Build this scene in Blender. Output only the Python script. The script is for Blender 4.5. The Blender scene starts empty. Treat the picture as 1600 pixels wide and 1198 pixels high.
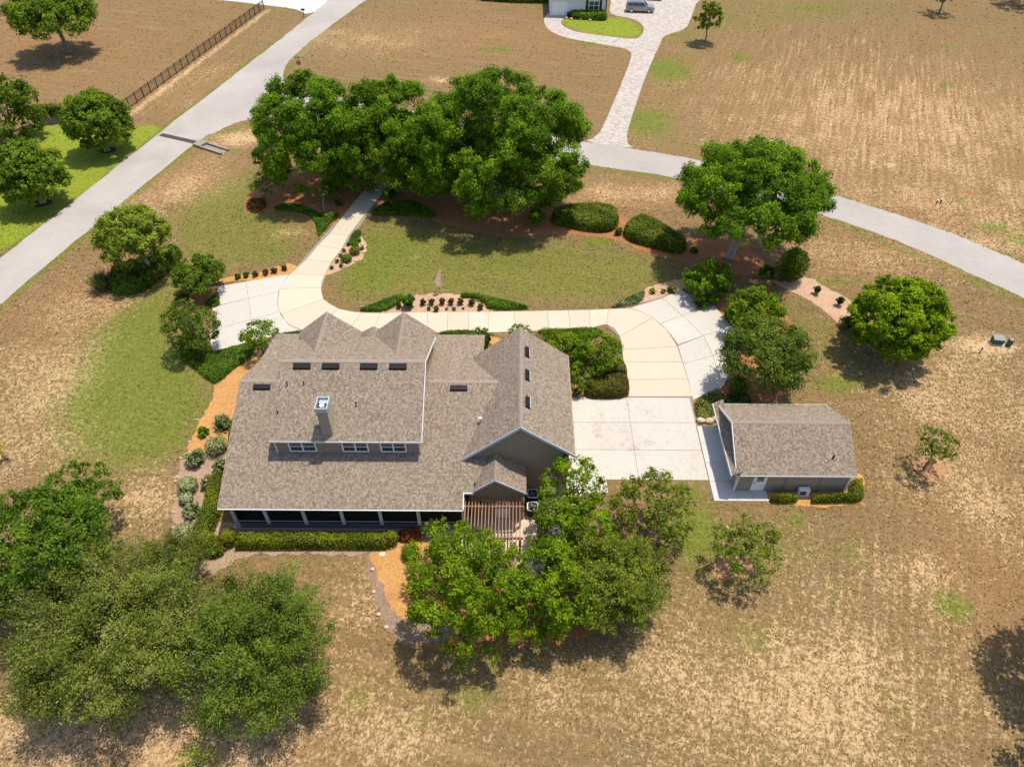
import bpy, bmesh, math, random
import numpy as np
from mathutils import Vector

scene = bpy.context.scene
COL = scene.collection
rad = math.radians

# ------------------------------------------------------------------ camera, sky, sun, exposure
CAM_H, FPX = 45.0, 1110.0
PITCH, YAW = rad(45.0), rad(0.44)
cam_d = bpy.data.cameras.new('camera')
cam_d.sensor_width = 36.0
cam_d.lens = 36.0 * FPX / 1600.0
cam_d.clip_start, cam_d.clip_end = 0.5, 3000.0
cam = bpy.data.objects.new('camera', cam_d)
cam.location = (0, 0, CAM_H)
cam.rotation_euler = (rad(90) - PITCH, 0, YAW)
COL.objects.link(cam)
scene.camera = cam

SUN = Vector((0.235, 0.20, 1.0)).normalized()
world = bpy.data.worlds.new('World')
scene.world = world
world.use_nodes = True
wn = world.node_tree
wn.nodes.clear()
sky = wn.nodes.new('ShaderNodeTexSky')
sky.sky_type = 'NISHITA'
sky.sun_disc = False
sky.sun_elevation = math.asin(SUN.z)
sky.sun_rotation = math.atan2(SUN.x, SUN.y)
sky.dust_density = 1.5
bg = wn.nodes.new('ShaderNodeBackground')
bg.inputs['Strength'].default_value = 0.15
wo = wn.nodes.new('ShaderNodeOutputWorld')
wn.links.new(sky.outputs[0], bg.inputs[0])
wn.links.new(bg.outputs[0], wo.inputs[0])

sun_d = bpy.data.lights.new('sun', 'SUN')
sun_d.energy = 3.8
sun_d.angle = rad(0.6)
sun_d.color = (1.0, 0.94, 0.83)
sun_o = bpy.data.objects.new('sun', sun_d)
sun_o.rotation_euler = SUN.to_track_quat('Z', 'Y').to_euler()
sun_o.location = SUN * 200
COL.objects.link(sun_o)

vs = scene.view_settings
vs.view_transform = 'Standard'
vs.look = 'None'
vs.exposure = 0.52
vs.gamma = 1.0
vs.use_curve_mapping = False

# ------------------------------------------------------------------ survey: photograph point -> point on a level plane
cy_, sy_, cp_, sp_ = math.cos(YAW), math.sin(YAW), math.cos(PITCH), math.sin(PITCH)
AX_R = np.array([cy_, sy_, 0]); AX_F = np.array([-sy_ * cp_, cy_ * cp_, -sp_]); AX_U = np.array([-sy_ * sp_, cy_ * sp_, cp_])
CAMP = np.array([0, 0, CAM_H])
def _ray(x, y): return AX_F + AX_R * (x - 800) / FPX - AX_U * (y - 599) / FPX
def G(x, y, z=0.0):
    d = _ray(x, y); return CAMP + d * ((z - CAM_H) / d[2])
def atY(x, y, Y):
    d = _ray(x, y); return CAMP + d * (Y / d[1])
def ppm(p):
    return FPX / float(np.dot(np.array(p) - CAMP, AX_F))
def W(pts, z=0.0): return [tuple(G(a, b, 0.0)[:2]) + (z,) for a, b in pts]

# ------------------------------------------------------------------ materials
def mat_new(name):
    m = bpy.data.materials.new(name); m.use_nodes = True
    nt = m.node_tree; nt.nodes.clear()
    out = nt.nodes.new('ShaderNodeOutputMaterial')
    p = nt.nodes.new('ShaderNodeBsdfPrincipled')
    nt.links.new(p.outputs[0], out.inputs[0])
    return m, nt, p, out
def nd(nt, typ, **kw):
    n = nt.nodes.new('ShaderNode' + typ)
    for k, v in kw.items():
        if k.startswith('_'): setattr(n, k[1:], v)
        else:
            key = int(k[1:]) if k[0] == 'i' and k[1:].isdigit() else k.replace('__', ' ')
            s = n.inputs[key]
            if hasattr(v, 'is_output') or isinstance(v, bpy.types.NodeSocket): nt.links.new(v, s)
            else: s.default_value = v
    return n
def rgba(c): return (c[0], c[1], c[2], 1.0)
def math_n(nt, op, a, b=None, clamp=False):
    n = nt.nodes.new('ShaderNodeMath'); n.operation = op; n.use_clamp = clamp
    for i, v in enumerate((a, b)):
        if v is None: continue
        if isinstance(v, bpy.types.NodeSocket): nt.links.new(v, n.inputs[i])
        else: n.inputs[i].default_value = v
    return n.outputs[0]
def mix_c(nt, f, a, b, mode='MIX'):
    n = nt.nodes.new('ShaderNodeMix'); n.data_type = 'RGBA'; n.blend_type = mode
    for s, v in ((n.inputs['Factor'], f), (n.inputs['A'], a), (n.inputs['B'], b)):
        pass
    ins = [n.inputs[0], n.inputs[6], n.inputs[7]]
    for s, v in zip(ins, (f, a, b)):
        if isinstance(v, bpy.types.NodeSocket): nt.links.new(v, s)
        else: s.default_value = v if isinstance(v, (int, float)) else rgba(v)
    return n.outputs[2]
def coords(nt, scale=(1, 1, 1), rot=0.0, kind='Object'):
    tc = nt.nodes.new('ShaderNodeTexCoord')
    mp = nt.nodes.new('ShaderNodeMapping')
    if rot:   # turn first, then stretch
        mp.vector_type = 'TEXTURE'
        mp.inputs['Scale'].default_value = tuple(1.0 / q for q in scale)
        mp.inputs['Rotation'].default_value = (0, 0, -rot)
    else: mp.inputs['Scale'].default_value = scale
    nt.links.new(tc.outputs[kind], mp.inputs[0])
    return mp.outputs[0]
def noise(nt, vec, scale, detail=3.0, rough=0.55, dist=0.0):
    n = nd(nt, 'TexNoise', Scale=scale, Detail=detail, Roughness=rough, Distortion=dist)
    nt.links.new(vec, n.inputs['Vector'])
    return n.outputs[0]
def ramp(nt, fac, stops):
    n = nt.nodes.new('ShaderNodeValToRGB')
    el = n.color_ramp.elements
    while len(el) < len(stops): el.new(0.5)
    for e, (p, c) in zip(el, stops):
        e.position = p; e.color = rgba(c) if not isinstance(c, (int, float)) else (c, c, c, 1)
    nt.links.new(fac, n.inputs[0])
    return n.outputs[0]
def mapr(nt, v, a, b, c=0.0, d=1.0):
    n = nt.nodes.new('ShaderNodeMapRange'); n.clamp = True
    nt.links.new(v, n.inputs[0])
    for i, x in enumerate((a, b, c, d)): n.inputs[i + 1].default_value = x
    return n.outputs[0]
def bump(nt, p, h, strength, dist):
    b = nt.nodes.new('ShaderNodeBump'); b.inputs['Strength'].default_value = strength; b.inputs['Distance'].default_value = dist
    nt.links.new(h, b.inputs['Height']); nt.links.new(b.outputs[0], p.inputs['Normal'])
def setp(p, rough=0.8, spec=0.3, metal=0.0):
    p.inputs['Roughness'].default_value = rough
    p.inputs['Specular IOR Level'].default_value = spec
    p.inputs['Metallic'].default_value = metal

M = {}
def plain(name, col, rough=0.7, spec=0.3, metal=0.0, var=0.12, scale=3.0, bmp=0.0):
    m, nt, p, o = mat_new(name)
    v = coords(nt)
    n = noise(nt, v, scale, 4)
    c = mix_c(nt, n, tuple(x * (1 - var) for x in col), tuple(min(1, x * (1 + var)) for x in col))
    nt.links.new(c, p.inputs['Base Color']); setp(p, rough, spec, metal)
    if bmp: bump(nt, p, noise(nt, v, scale * 6, 4), bmp, 0.01)
    M[name] = m
    return m
def foliage(name, dark, light, trans=0.3, rough=0.6, third=None):
    m, nt, p, o = mat_new(name)
    a = nd(nt, 'Attribute', _attribute_name='v')
    st = [(0.0, dark), (0.85, light)]
    if third: st.append((1.0, third))
    c = ramp(nt, a.outputs['Fac'], st)
    nt.links.new(c, p.inputs['Base Color']); setp(p, 0.75, 0.10)
    t = nt.nodes.new('ShaderNodeBsdfTranslucent')
    tc = mix_c(nt, 1.0, c, (1.0, 1.0, 0.55), 'MULTIPLY')
    nt.links.new(tc, t.inputs[0])
    mx = nt.nodes.new('ShaderNodeMixShader'); mx.inputs[0].default_value = trans
    nt.links.new(p.outputs[0], mx.inputs[1]); nt.links.new(t.outputs[0], mx.inputs[2])
    nt.links.new(mx.outputs[0], o.inputs[0])
    M[name] = m
    return m

ROWANG = 21.0
def ground_material():
    m, nt, p, o = mat_new('dry_turf')
    v = coords(nt)
    at = lambda n: nd(nt, 'Attribute', _attribute_name=n).outputs['Fac']
    green, lush, sand, row = at('green'), at('lush'), at('sand'), at('row')
    big = noise(nt, v, 0.16, 3, 0.6)
    mid = noise(nt, v, 0.75, 4, 0.65, 0.4)
    fine = noise(nt, v, 3.2, 4, 0.7, 0.3)
    tiny = noise(nt, v, 9.0, 3, 0.7)
    # dry thatch
    warm = at('warm')
    st1 = noise(nt, coords(nt, (1.5, 0.08, 1.0), rad(ROWANG)), 1.0, 3, 0.6)
    st2 = noise(nt, coords(nt, (1.6, 0.09, 1.0), rad(16)), 1.0, 3, 0.6)
    st3 = noise(nt, coords(nt, (0.10, 1.5, 1.0), rad(14)), 1.0, 3, 0.6)
    stq = mix_c(nt, row, st3, st1); stq = mix_c(nt, at('row2'), stq, st2)
    base = ramp(nt, fine, [(0.27, (0.092, 0.058, 0.023)), (0.44, (0.166, 0.106, 0.044)), (0.60, (0.248, 0.158, 0.070)), (0.78, (0.400, 0.262, 0.128))])
    base = mix_c(nt, mapr(nt, mid, 0.35, 0.70, 0, 0.5), base, (0.190, 0.118, 0.049))
    base = mix_c(nt, mapr(nt, big, 0.36, 0.64, 0, 0.5), base, (0.142, 0.102, 0.038))
    base = mix_c(nt, math_n(nt, 'MULTIPLY', warm, mapr(nt, mid, 0.3, 0.6, 0.35, 0.85)), base, (0.262, 0.130, 0.058))
    base = mix_c(nt, mapr(nt, tiny, 0.42, 0.68, 0, 0.5), base, (0.130, 0.088, 0.042))
    base = mix_c(nt, mapr(nt, stq, 0.50, 0.72, 0, 0.42), base, (0.115, 0.085, 0.036))
    base = mix_c(nt, mapr(nt, stq, 0.48, 0.26, 0, 0.30), base, (0.350, 0.238, 0.126))
    # green grass, broken by thatch
    gcol = ramp(nt, fine, [(0.26, (0.060, 0.082, 0.010)), (0.48, (0.120, 0.134, 0.020)), (0.75, (0.212, 0.185, 0.044))])
    gn = math_n(nt, 'ADD', math_n(nt, 'MULTIPLY', mid, 0.5), math_n(nt, 'MULTIPLY', tiny, 0.5))
    gf = mapr(nt, math_n(nt, 'ADD', green, gn), 0.70, 1.08)
    gcol = mix_c(nt, mapr(nt, stq, 0.46, 0.66, 0, 0.5), gcol, (0.085, 0.112, 0.014))
    base = mix_c(nt, gf, base, gcol)
    lcol = ramp(nt, fine, [(0.3, (0.095, 0.145, 0.010)), (0.55, (0.195, 0.235, 0.018)), (0.78, (0.290, 0.300, 0.040))])
    lf = mapr(nt, math_n(nt, 'ADD', lush, math_n(nt, 'MULTIPLY', mid, 0.5)), 0.55, 0.95, 0, 0.92)
    base = mix_c(nt, lf, base, lcol)
    # bare sand: clustered blotches whose number follows the attribute
    s1 = noise(nt, v, 2.3, 3, 0.65, 0.5)
    s2 = noise(nt, coords(nt, (1.0, 0.7, 1.0), 0.4), 6.2, 2, 0.6, 0.3)
    rows = noise(nt, coords(nt, (2.1, 0.10, 1.0), rad(ROWANG)), 1.0, 2, 0.6)
    ss = math_n(nt, 'ADD', math_n(nt, 'MULTIPLY', s1, 0.5), math_n(nt, 'MULTIPLY', s2, 0.5))
    ss = math_n(nt, 'ADD', ss, math_n(nt, 'MULTIPLY', math_n(nt, 'SUBTRACT', rows, 0.5), math_n(nt, 'MULTIPLY', row, 0.5)))
    sb = math_n(nt, 'ADD', ss, math_n(nt, 'MULTIPLY', math_n(nt, 'SUBTRACT', sand, 0.5), 0.34))
    sb = math_n(nt, 'ADD', sb, math_n(nt, 'MULTIPLY', math_n(nt, 'SUBTRACT', big, 0.5), 0.28))
    sf = mapr(nt, sb, 0.52, 0.67)
    scol = ramp(nt, tiny, [(0.3, (0.36, 0.228, 0.112)), (0.7, (0.57, 0.388, 0.212))])
    sfac = math_n(nt, 'MULTIPLY', sf, mapr(nt, math_n(nt, 'ADD', lush, math_n(nt, 'MULTIPLY', green, 0.75)), 0.25, 0.75, 0.9, 0.0))
    base = mix_c(nt, sfac, base, scol)
    nt.links.new(base, p.inputs['Base Color']); setp(p, 0.95, 0.1)
    bump(nt, p, math_n(nt, 'ADD', fine, math_n(nt, 'MULTIPLY', tiny, 0.5)), 0.45, 0.10)
    M['ground'] = m
ground_material()

def concrete(name, c0, c1, stain, speck=0.0):
    m, nt, p, o = mat_new(name)
    v = nt.nodes.new('ShaderNodeNewGeometry').outputs['Position']
    n1 = noise(nt, v, 0.35, 4, 0.6, 0.5); n2 = noise(nt, v, 2.2, 4, 0.65); n3 = noise(nt, v, 5.5, 3, 0.65)
    c = mix_c(nt, n1, c0, c1)
    oi = nt.nodes.new('ShaderNodeObjectInfo')
    c = mix_c(nt, math_n(nt, 'MULTIPLY', oi.outputs['Random'], 0.5), c, tuple(x * 0.86 for x in c0))
    c = mix_c(nt, mapr(nt, n2, 0.52, 0.75, 0, 0.45), c, stain)
    if speck:
        nbig = noise(nt, v, 0.22, 2, 0.5)
        c = mix_c(nt, mapr(nt, n3, 0.62, 0.70, 0, speck), c, (0.23, 0.17, 0.12))
        for cx, cy, r0, wd, amt in ((9.3, 39.9, 2.6, 0.45, 0.6), (8.2, 38.6, 1.2, 0.9, 0.35), (12.4, 36.6, 2.2, 0.3, 0.3), (12.6, 47.5, 2.4, 0.6, 0.3), (-22.5, 52.5, 1.6, 0.7, 0.3)):
            dn = nt.nodes.new('ShaderNodeVectorMath'); dn.operation = 'DISTANCE'; nt.links.new(v, dn.inputs[0]); dn.inputs[1].default_value = (cx, cy, 0.055)
            ring = mapr(nt, math_n(nt, 'ABSOLUTE', math_n(nt, 'SUBTRACT', math_n(nt, 'ADD', dn.outputs['Value'], math_n(nt, 'MULTIPLY', n1, 2.2)), r0 + 1.1)), 0.0, wd * 1.6, amt * 0.6, 0.0)
            ring = math_n(nt, 'MULTIPLY', ring, mapr(nt, nbig, 0.44, 0.56))
            c = mix_c(nt, math_n(nt, 'MULTIPLY', ring, mapr(nt, n2, 0.38, 0.62)), c, (0.24, 0.17, 0.13))
    nt.links.new(c, p.inputs['Base Color']); setp(p, 0.85, 0.2)
    bump(nt, p, n3, 0.15, 0.01)
    M[name] = m
concrete('concrete_tan', (0.47, 0.402, 0.300), (0.53, 0.46, 0.355), (0.40, 0.33, 0.235))
concrete('concrete_white', (0.455, 0.41, 0.35), (0.51, 0.468, 0.41), (0.35, 0.30, 0.25), 0.8)
concrete('concrete_grey', (0.46, 0.445, 0.42), (0.53, 0.505, 0.47), (0.37, 0.34, 0.30))
concrete('culvert_concrete', (0.24, 0.20, 0.155), (0.30, 0.25, 0.195), (0.18, 0.145, 0.11))

def road_material():
    m, nt, p, o = mat_new('pale_asphalt')
    v = coords(nt)
    n1 = noise(nt, v, 0.12, 4, 0.6, 0.6); n2 = noise(nt, v, 1.2, 4, 0.7); n3 = noise(nt, v, 12, 2, 0.6)
    c = ramp(nt, n1, [(0.3, (0.295, 0.260, 0.228)), (0.7, (0.375, 0.335, 0.297))])
    c = mix_c(nt, mapr(nt, n2, 0.5, 0.8, 0, 0.4), c, (0.43, 0.39, 0.35))
    c = mix_c(nt, mapr(nt, n3, 0.55, 0.75, 0, 0.3), c, (0.29, 0.275, 0.26))
    n4 = noise(nt, v, 0.5, 5, 0.75, 2.0)
    c = mix_c(nt, mapr(nt, math_n(nt, 'ABSOLUTE', math_n(nt, 'SUBTRACT', n4, 0.5)), 0.0, 0.012, 0.35, 0.0), c, (0.20, 0.19, 0.18))
    nt.links.new(c, p.inputs['Base Color']); setp(p, 0.9, 0.2)
    bump(nt, p, n3, 0.3, 0.01)
    M['road'] = m
road_material()

def mulch(name, c0, c1, c2, sc=5.0):
    m, nt, p, o = mat_new(name)
    v = coords(nt)
    n1 = noise(nt, v, 0.5, 4, 0.65, 0.4); n2 = noise(nt, v, sc, 4, 0.75, 0.8); n3 = noise(nt, v, sc * 2.6, 3, 0.7)
    c = ramp(nt, n2, [(0.3, c0), (0.52, c1), (0.75, c2)])
    c = mix_c(nt, mapr(nt, n1, 0.42, 0.72, 0, 0.55), c, c0)
    c = mix_c(nt, mapr(nt, n3, 0.60, 0.72, 0, 0.55), c, (0.13, 0.075, 0.04))
    nt.links.new(c, p.inputs['Base Color']); setp(p, 0.95, 0.1)
    bump(nt, p, n3, 1.0, 0.06)
    M[name] = m
mulch('mulch_orange', (0.33, 0.160, 0.052), (0.48, 0.250, 0.085), (0.62, 0.36, 0.14))
mulch('mulch_rust', (0.20, 0.080, 0.034), (0.34, 0.145, 0.060), (0.46, 0.22, 0.10))
mulch('mulch_pink', (0.34, 0.205, 0.125), (0.47, 0.300, 0.195), (0.58, 0.40, 0.275))
mulch('mulch_brown', (0.17, 0.110, 0.075), (0.28, 0.185, 0.130), (0.40, 0.285, 0.205))
mulch('mulch_faded', (0.24, 0.155, 0.098), (0.35, 0.235, 0.155), (0.46, 0.325, 0.225))
mulch('mulch_ring', (0.25, 0.125, 0.058), (0.38, 0.205, 0.098), (0.50, 0.30, 0.155))
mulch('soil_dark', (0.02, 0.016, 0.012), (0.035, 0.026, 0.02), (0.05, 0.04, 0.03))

def paver_material():
    m, nt, p, o = mat_new('brick_pavers')
    v = coords(nt)
    b = nd(nt, 'TexBrick', Scale=1.0, Color1=(0.30, 0.255, 0.22, 1), Color2=(0.46, 0.40, 0.345, 1), Mortar=(0.25, 0.215, 0.18, 1))
    b.inputs['Mortar Size'].default_value = 0.02; b.inputs['Brick Width'].default_value = 0.46; b.inputs['Row Height'].default_value = 0.3
    nt.links.new(v, b.inputs['Vector'])
    n = noise(nt, v, 1.4, 4, 0.6)
    c = mix_c(nt, mapr(nt, n, 0.45, 0.7, 0, 0.5), b.outputs[0], (0.50, 0.445, 0.39))
    nt.links.new(c, p.inputs['Base Color']); setp(p, 0.9, 0.2)
    M['paver'] = m
paver_material()

def shingle_material():
    m, nt, p, o = mat_new('asphalt_shingles')
    tc = nt.nodes.new('ShaderNodeUVMap'); uv = tc.outputs[0]
    b = nd(nt, 'TexBrick', Scale=1.0, Color1=(0.0, 0, 0, 1), Color2=(1, 1, 1, 1), Mortar=(0.25, 0.25, 0.25, 1))
    b.inputs['Mortar Size'].default_value = 0.0; b.inputs['Brick Width'].default_value = 0.13; b.inputs['Row Height'].default_value = 0.145; b.offset = 0.37; b.offset_frequency = 2; b.squash = 0.8; b.squash_frequency = 3
    nt.links.new(uv, b.inputs['Vector'])
    sep = nt.nodes.new('ShaderNodeSeparateXYZ'); nt.links.new(uv, sep.inputs[0])
    n1 = noise(nt, uv, 0.55, 4, 0.6, 0.4); n2 = noise(nt, uv, 9.0, 3, 0.7); n4 = noise(nt, uv, 5.0, 3, 0.7)
    t = math_n(nt, 'ADD', math_n(nt, 'MULTIPLY', b.outputs[0], 0.36), math_n(nt, 'MULTIPLY', n4, 0.64))
    c = ramp(nt, t, [(0.22, (0.102, 0.077, 0.056)), (0.40, (0.185, 0.142, 0.103)), (0.58, (0.262, 0.204, 0.150)), (0.80, (0.390, 0.312, 0.232))])
    c = mix_c(nt, mapr(nt, n1, 0.42, 0.66, 0, 0.30), c, (0.255, 0.182, 0.140))
    c = mix_c(nt, mapr(nt, n2, 0.4, 0.75, 0, 0.3), c, (0.17, 0.13, 0.105))
    # shadow line at each course is painted into the colour, besides the saw-tooth relief
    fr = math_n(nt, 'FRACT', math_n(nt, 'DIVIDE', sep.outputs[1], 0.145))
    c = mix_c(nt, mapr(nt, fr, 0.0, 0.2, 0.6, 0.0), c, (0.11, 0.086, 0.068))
    nt.links.new(c, p.inputs['Base Color']); setp(p, 0.92, 0.15)
    h = math_n(nt, 'ADD', math_n(nt, 'MULTIPLY', math_n(nt, 'SUBTRACT', 1.0, fr), 0.7), math_n(nt, 'MULTIPLY', b.outputs[0], 0.5))
    bump(nt, p, h, 0.6, 0.02)
    M['shingle'] = m
shingle_material()

def siding(name, col):
    m, nt, p, o = mat_new(name)
    v = coords(nt)
    sep = nt.nodes.new('ShaderNodeSeparateXYZ'); nt.links.new(v, sep.inputs[0])
    fr = math_n(nt, 'FRACT', math_n(nt, 'DIVIDE', sep.outputs[2], 0.17))
    n = noise(nt, v, 1.2, 4, 0.6)
    c = mix_c(nt, n, tuple(x * 0.88 for x in col), tuple(x * 1.1 for x in col))
    nt.links.new(c, p.inputs['Base Color']); setp(p, 0.8, 0.2)
    bump(nt, p, math_n(nt, 'SUBTRACT', 1.0, fr), 0.9, 0.02)
    M[name] = m
siding('siding_brown', (0.30, 0.225, 0.145))
siding('siding_khaki', (0.34, 0.275, 0.19))
siding('siding_white', (0.72, 0.72, 0.70))

plain('white_trim', (0.66, 0.66, 0.66), 0.5, 0.4, var=0.05)
plain('grey_trim', (0.50, 0.53, 0.57), 0.55, 0.4, var=0.06)
plain('white_paint', (0.78, 0.78, 0.76), 0.5, 0.4, var=0.04)
plain('black_metal', (0.022, 0.020, 0.019), 0.5, 0.4)
plain('vent_black', (0.010, 0.010, 0.012), 0.6, 0.2)
plain('galvanised', (0.52, 0.56, 0.60), 0.35, 0.5, 0.55)
plain('dark_interior', (0.035, 0.033, 0.032), 0.8)
plain('knee_wall', (0.155, 0.145, 0.132), 0.8)
plain('pergola_wood', (0.27, 0.155, 0.10), 0.75, 0.2, var=0.25, scale=8)
plain('patio_stone', (0.52, 0.40, 0.30), 0.85, 0.2, var=0.2, scale=2.5)
plain('stone_veneer', (0.48, 0.33, 0.20), 0.9, 0.2, var=0.4, scale=6, bmp=0.8)
plain('rock_pale', (0.55, 0.42, 0.30), 0.9, 0.2, var=0.25, scale=4, bmp=0.5)
plain('bark', (0.20, 0.165, 0.135), 0.95, 0.1, var=0.35, scale=5, bmp=0.8)
plain('bark_pale', (0.36, 0.30, 0.24), 0.95, 0.1, var=0.3, scale=5, bmp=0.5)
plain('utility_green', (0.035, 0.085, 0.050), 0.6, 0.4)
plain('utility_lid', (0.19, 0.20, 0.175), 0.6, 0.4)
plain('car_silver', (0.30, 0.28, 0.27), 0.28, 0.6, 0.6, var=0.03)
plain('car_red', (0.32, 0.02, 0.03), 0.28, 0.6, 0.1, var=0.03)
plain('tyre', (0.018, 0.018, 0.018), 0.85)
plain('chrome', (0.55, 0.55, 0.56), 0.25, 0.5, 0.8)
plain('lamp_lens', (0.75, 0.74, 0.70), 0.2, 0.6)
plain('lamp_red', (0.45, 0.02, 0.02), 0.25, 0.6)
plain('stop_red', (0.50, 0.02, 0.025), 0.5, 0.4)
plain('sign_green', (0.10, 0.22, 0.16), 0.5, 0.4)
plain('shutter_black', (0.02, 0.022, 0.024), 0.6)
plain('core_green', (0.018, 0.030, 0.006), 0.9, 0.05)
plain('drain_iron', (0.075, 0.048, 0.042), 0.7, 0.3, 0.3, var=0.3)
foliage('flag_pink', (1.0, 0.72, 0.72), (1.0, 0.72, 0.72), 0.5)

def glass_material():
    m, nt, p, o = mat_new('window_glass')
    p.inputs['Base Color'].default_value = (0.02, 0.035, 0.04, 1)
    setp(p, 0.08, 0.8)
    M['glass'] = m
glass_material()
def screen_material():
    m, nt, p, o = mat_new('insect_screen')
    p.inputs['Base Color'].default_value = (0.012, 0.012, 0.014, 1); setp(p, 0.8, 0.2)
    t = nt.nodes.new('ShaderNodeBsdfTransparent')
    mx = nt.nodes.new('ShaderNodeMixShader'); mx.inputs[0].default_value = 0.28
    nt.links.new(p.outputs[0], mx.inputs[1]); nt.links.new(t.outputs[0], mx.inputs[2]); nt.links.new(mx.outputs[0], o.inputs[0])
    M['screen'] = m
screen_material()

foliage('leaf_oak', (0.062, 0.132, 0.007), (0.245, 0.395, 0.015), 0.42)
foliage('leaf_oak_neighbour', (0.075, 0.135, 0.01), (0.27, 0.38, 0.03), 0.4)
foliage('leaf_dark', (0.045, 0.088, 0.007), (0.18, 0.26, 0.018), 0.34)
foliage('leaf_bright', (0.105, 0.18, 0.005), (0.34, 0.48, 0.012), 0.42)
foliage('leaf_spring', (0.125, 0.18, 0.014), (0.42, 0.5, 0.05), 0.44)
foliage('leaf_maple', (0.072, 0.138, 0.007), (0.265, 0.375, 0.016), 0.42)
foliage('leaf_evergreen', (0.045, 0.098, 0.008), (0.180, 0.280, 0.020), 0.36)
foliage('leaf_feather', (0.055, 0.095, 0.009), (0.225, 0.290, 0.036), 0.38)
foliage('leaf_olive', (0.080, 0.112, 0.012), (0.275, 0.310, 0.050), 0.4, third=(0.38, 0.36, 0.14))
foliage('leaf_elm', (0.085, 0.122, 0.01), (0.295, 0.335, 0.04), 0.4)
foliage('leaf_hedge', (0.065, 0.095, 0.006), (0.29, 0.3, 0.02), 0.25)
foliage('leaf_hedge_dark', (0.06, 0.095, 0.006), (0.25, 0.275, 0.024), 0.28)
foliage('leaf_hedge_bronze', (0.060, 0.052, 0.010), (0.225, 0.180, 0.030), 0.2)
foliage('leaf_cover', (0.055, 0.125, 0.007), (0.19, 0.315, 0.016), 0.32)
foliage('leaf_variegated', (0.110, 0.150, 0.045), (0.400, 0.420, 0.190), 0.2, third=(0.62, 0.58, 0.36))
foliage('leaf_yellowgreen', (0.130, 0.150, 0.030), (0.340, 0.350, 0.075), 0.25)
foliage('leaf_gold', (0.32, 0.28, 0.02), (0.60, 0.52, 0.03), 0.25)
foliage('leaf_rust', (0.070, 0.030, 0.015), (0.230, 0.105, 0.050), 0.2)
foliage('leaf_copper', (0.16, 0.045, 0.012), (0.46, 0.150, 0.040), 0.25)
foliage('leaf_grass', (0.050, 0.075, 0.020), (0.170, 0.190, 0.070), 0.25)
foliage('leaf_cluster', (0.07, 0.135, 0.005), (0.3, 0.415, 0.014), 0.45)
foliage('leaf_dry', (0.16, 0.11, 0.05), (0.42, 0.31, 0.16), 0.2)

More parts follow.
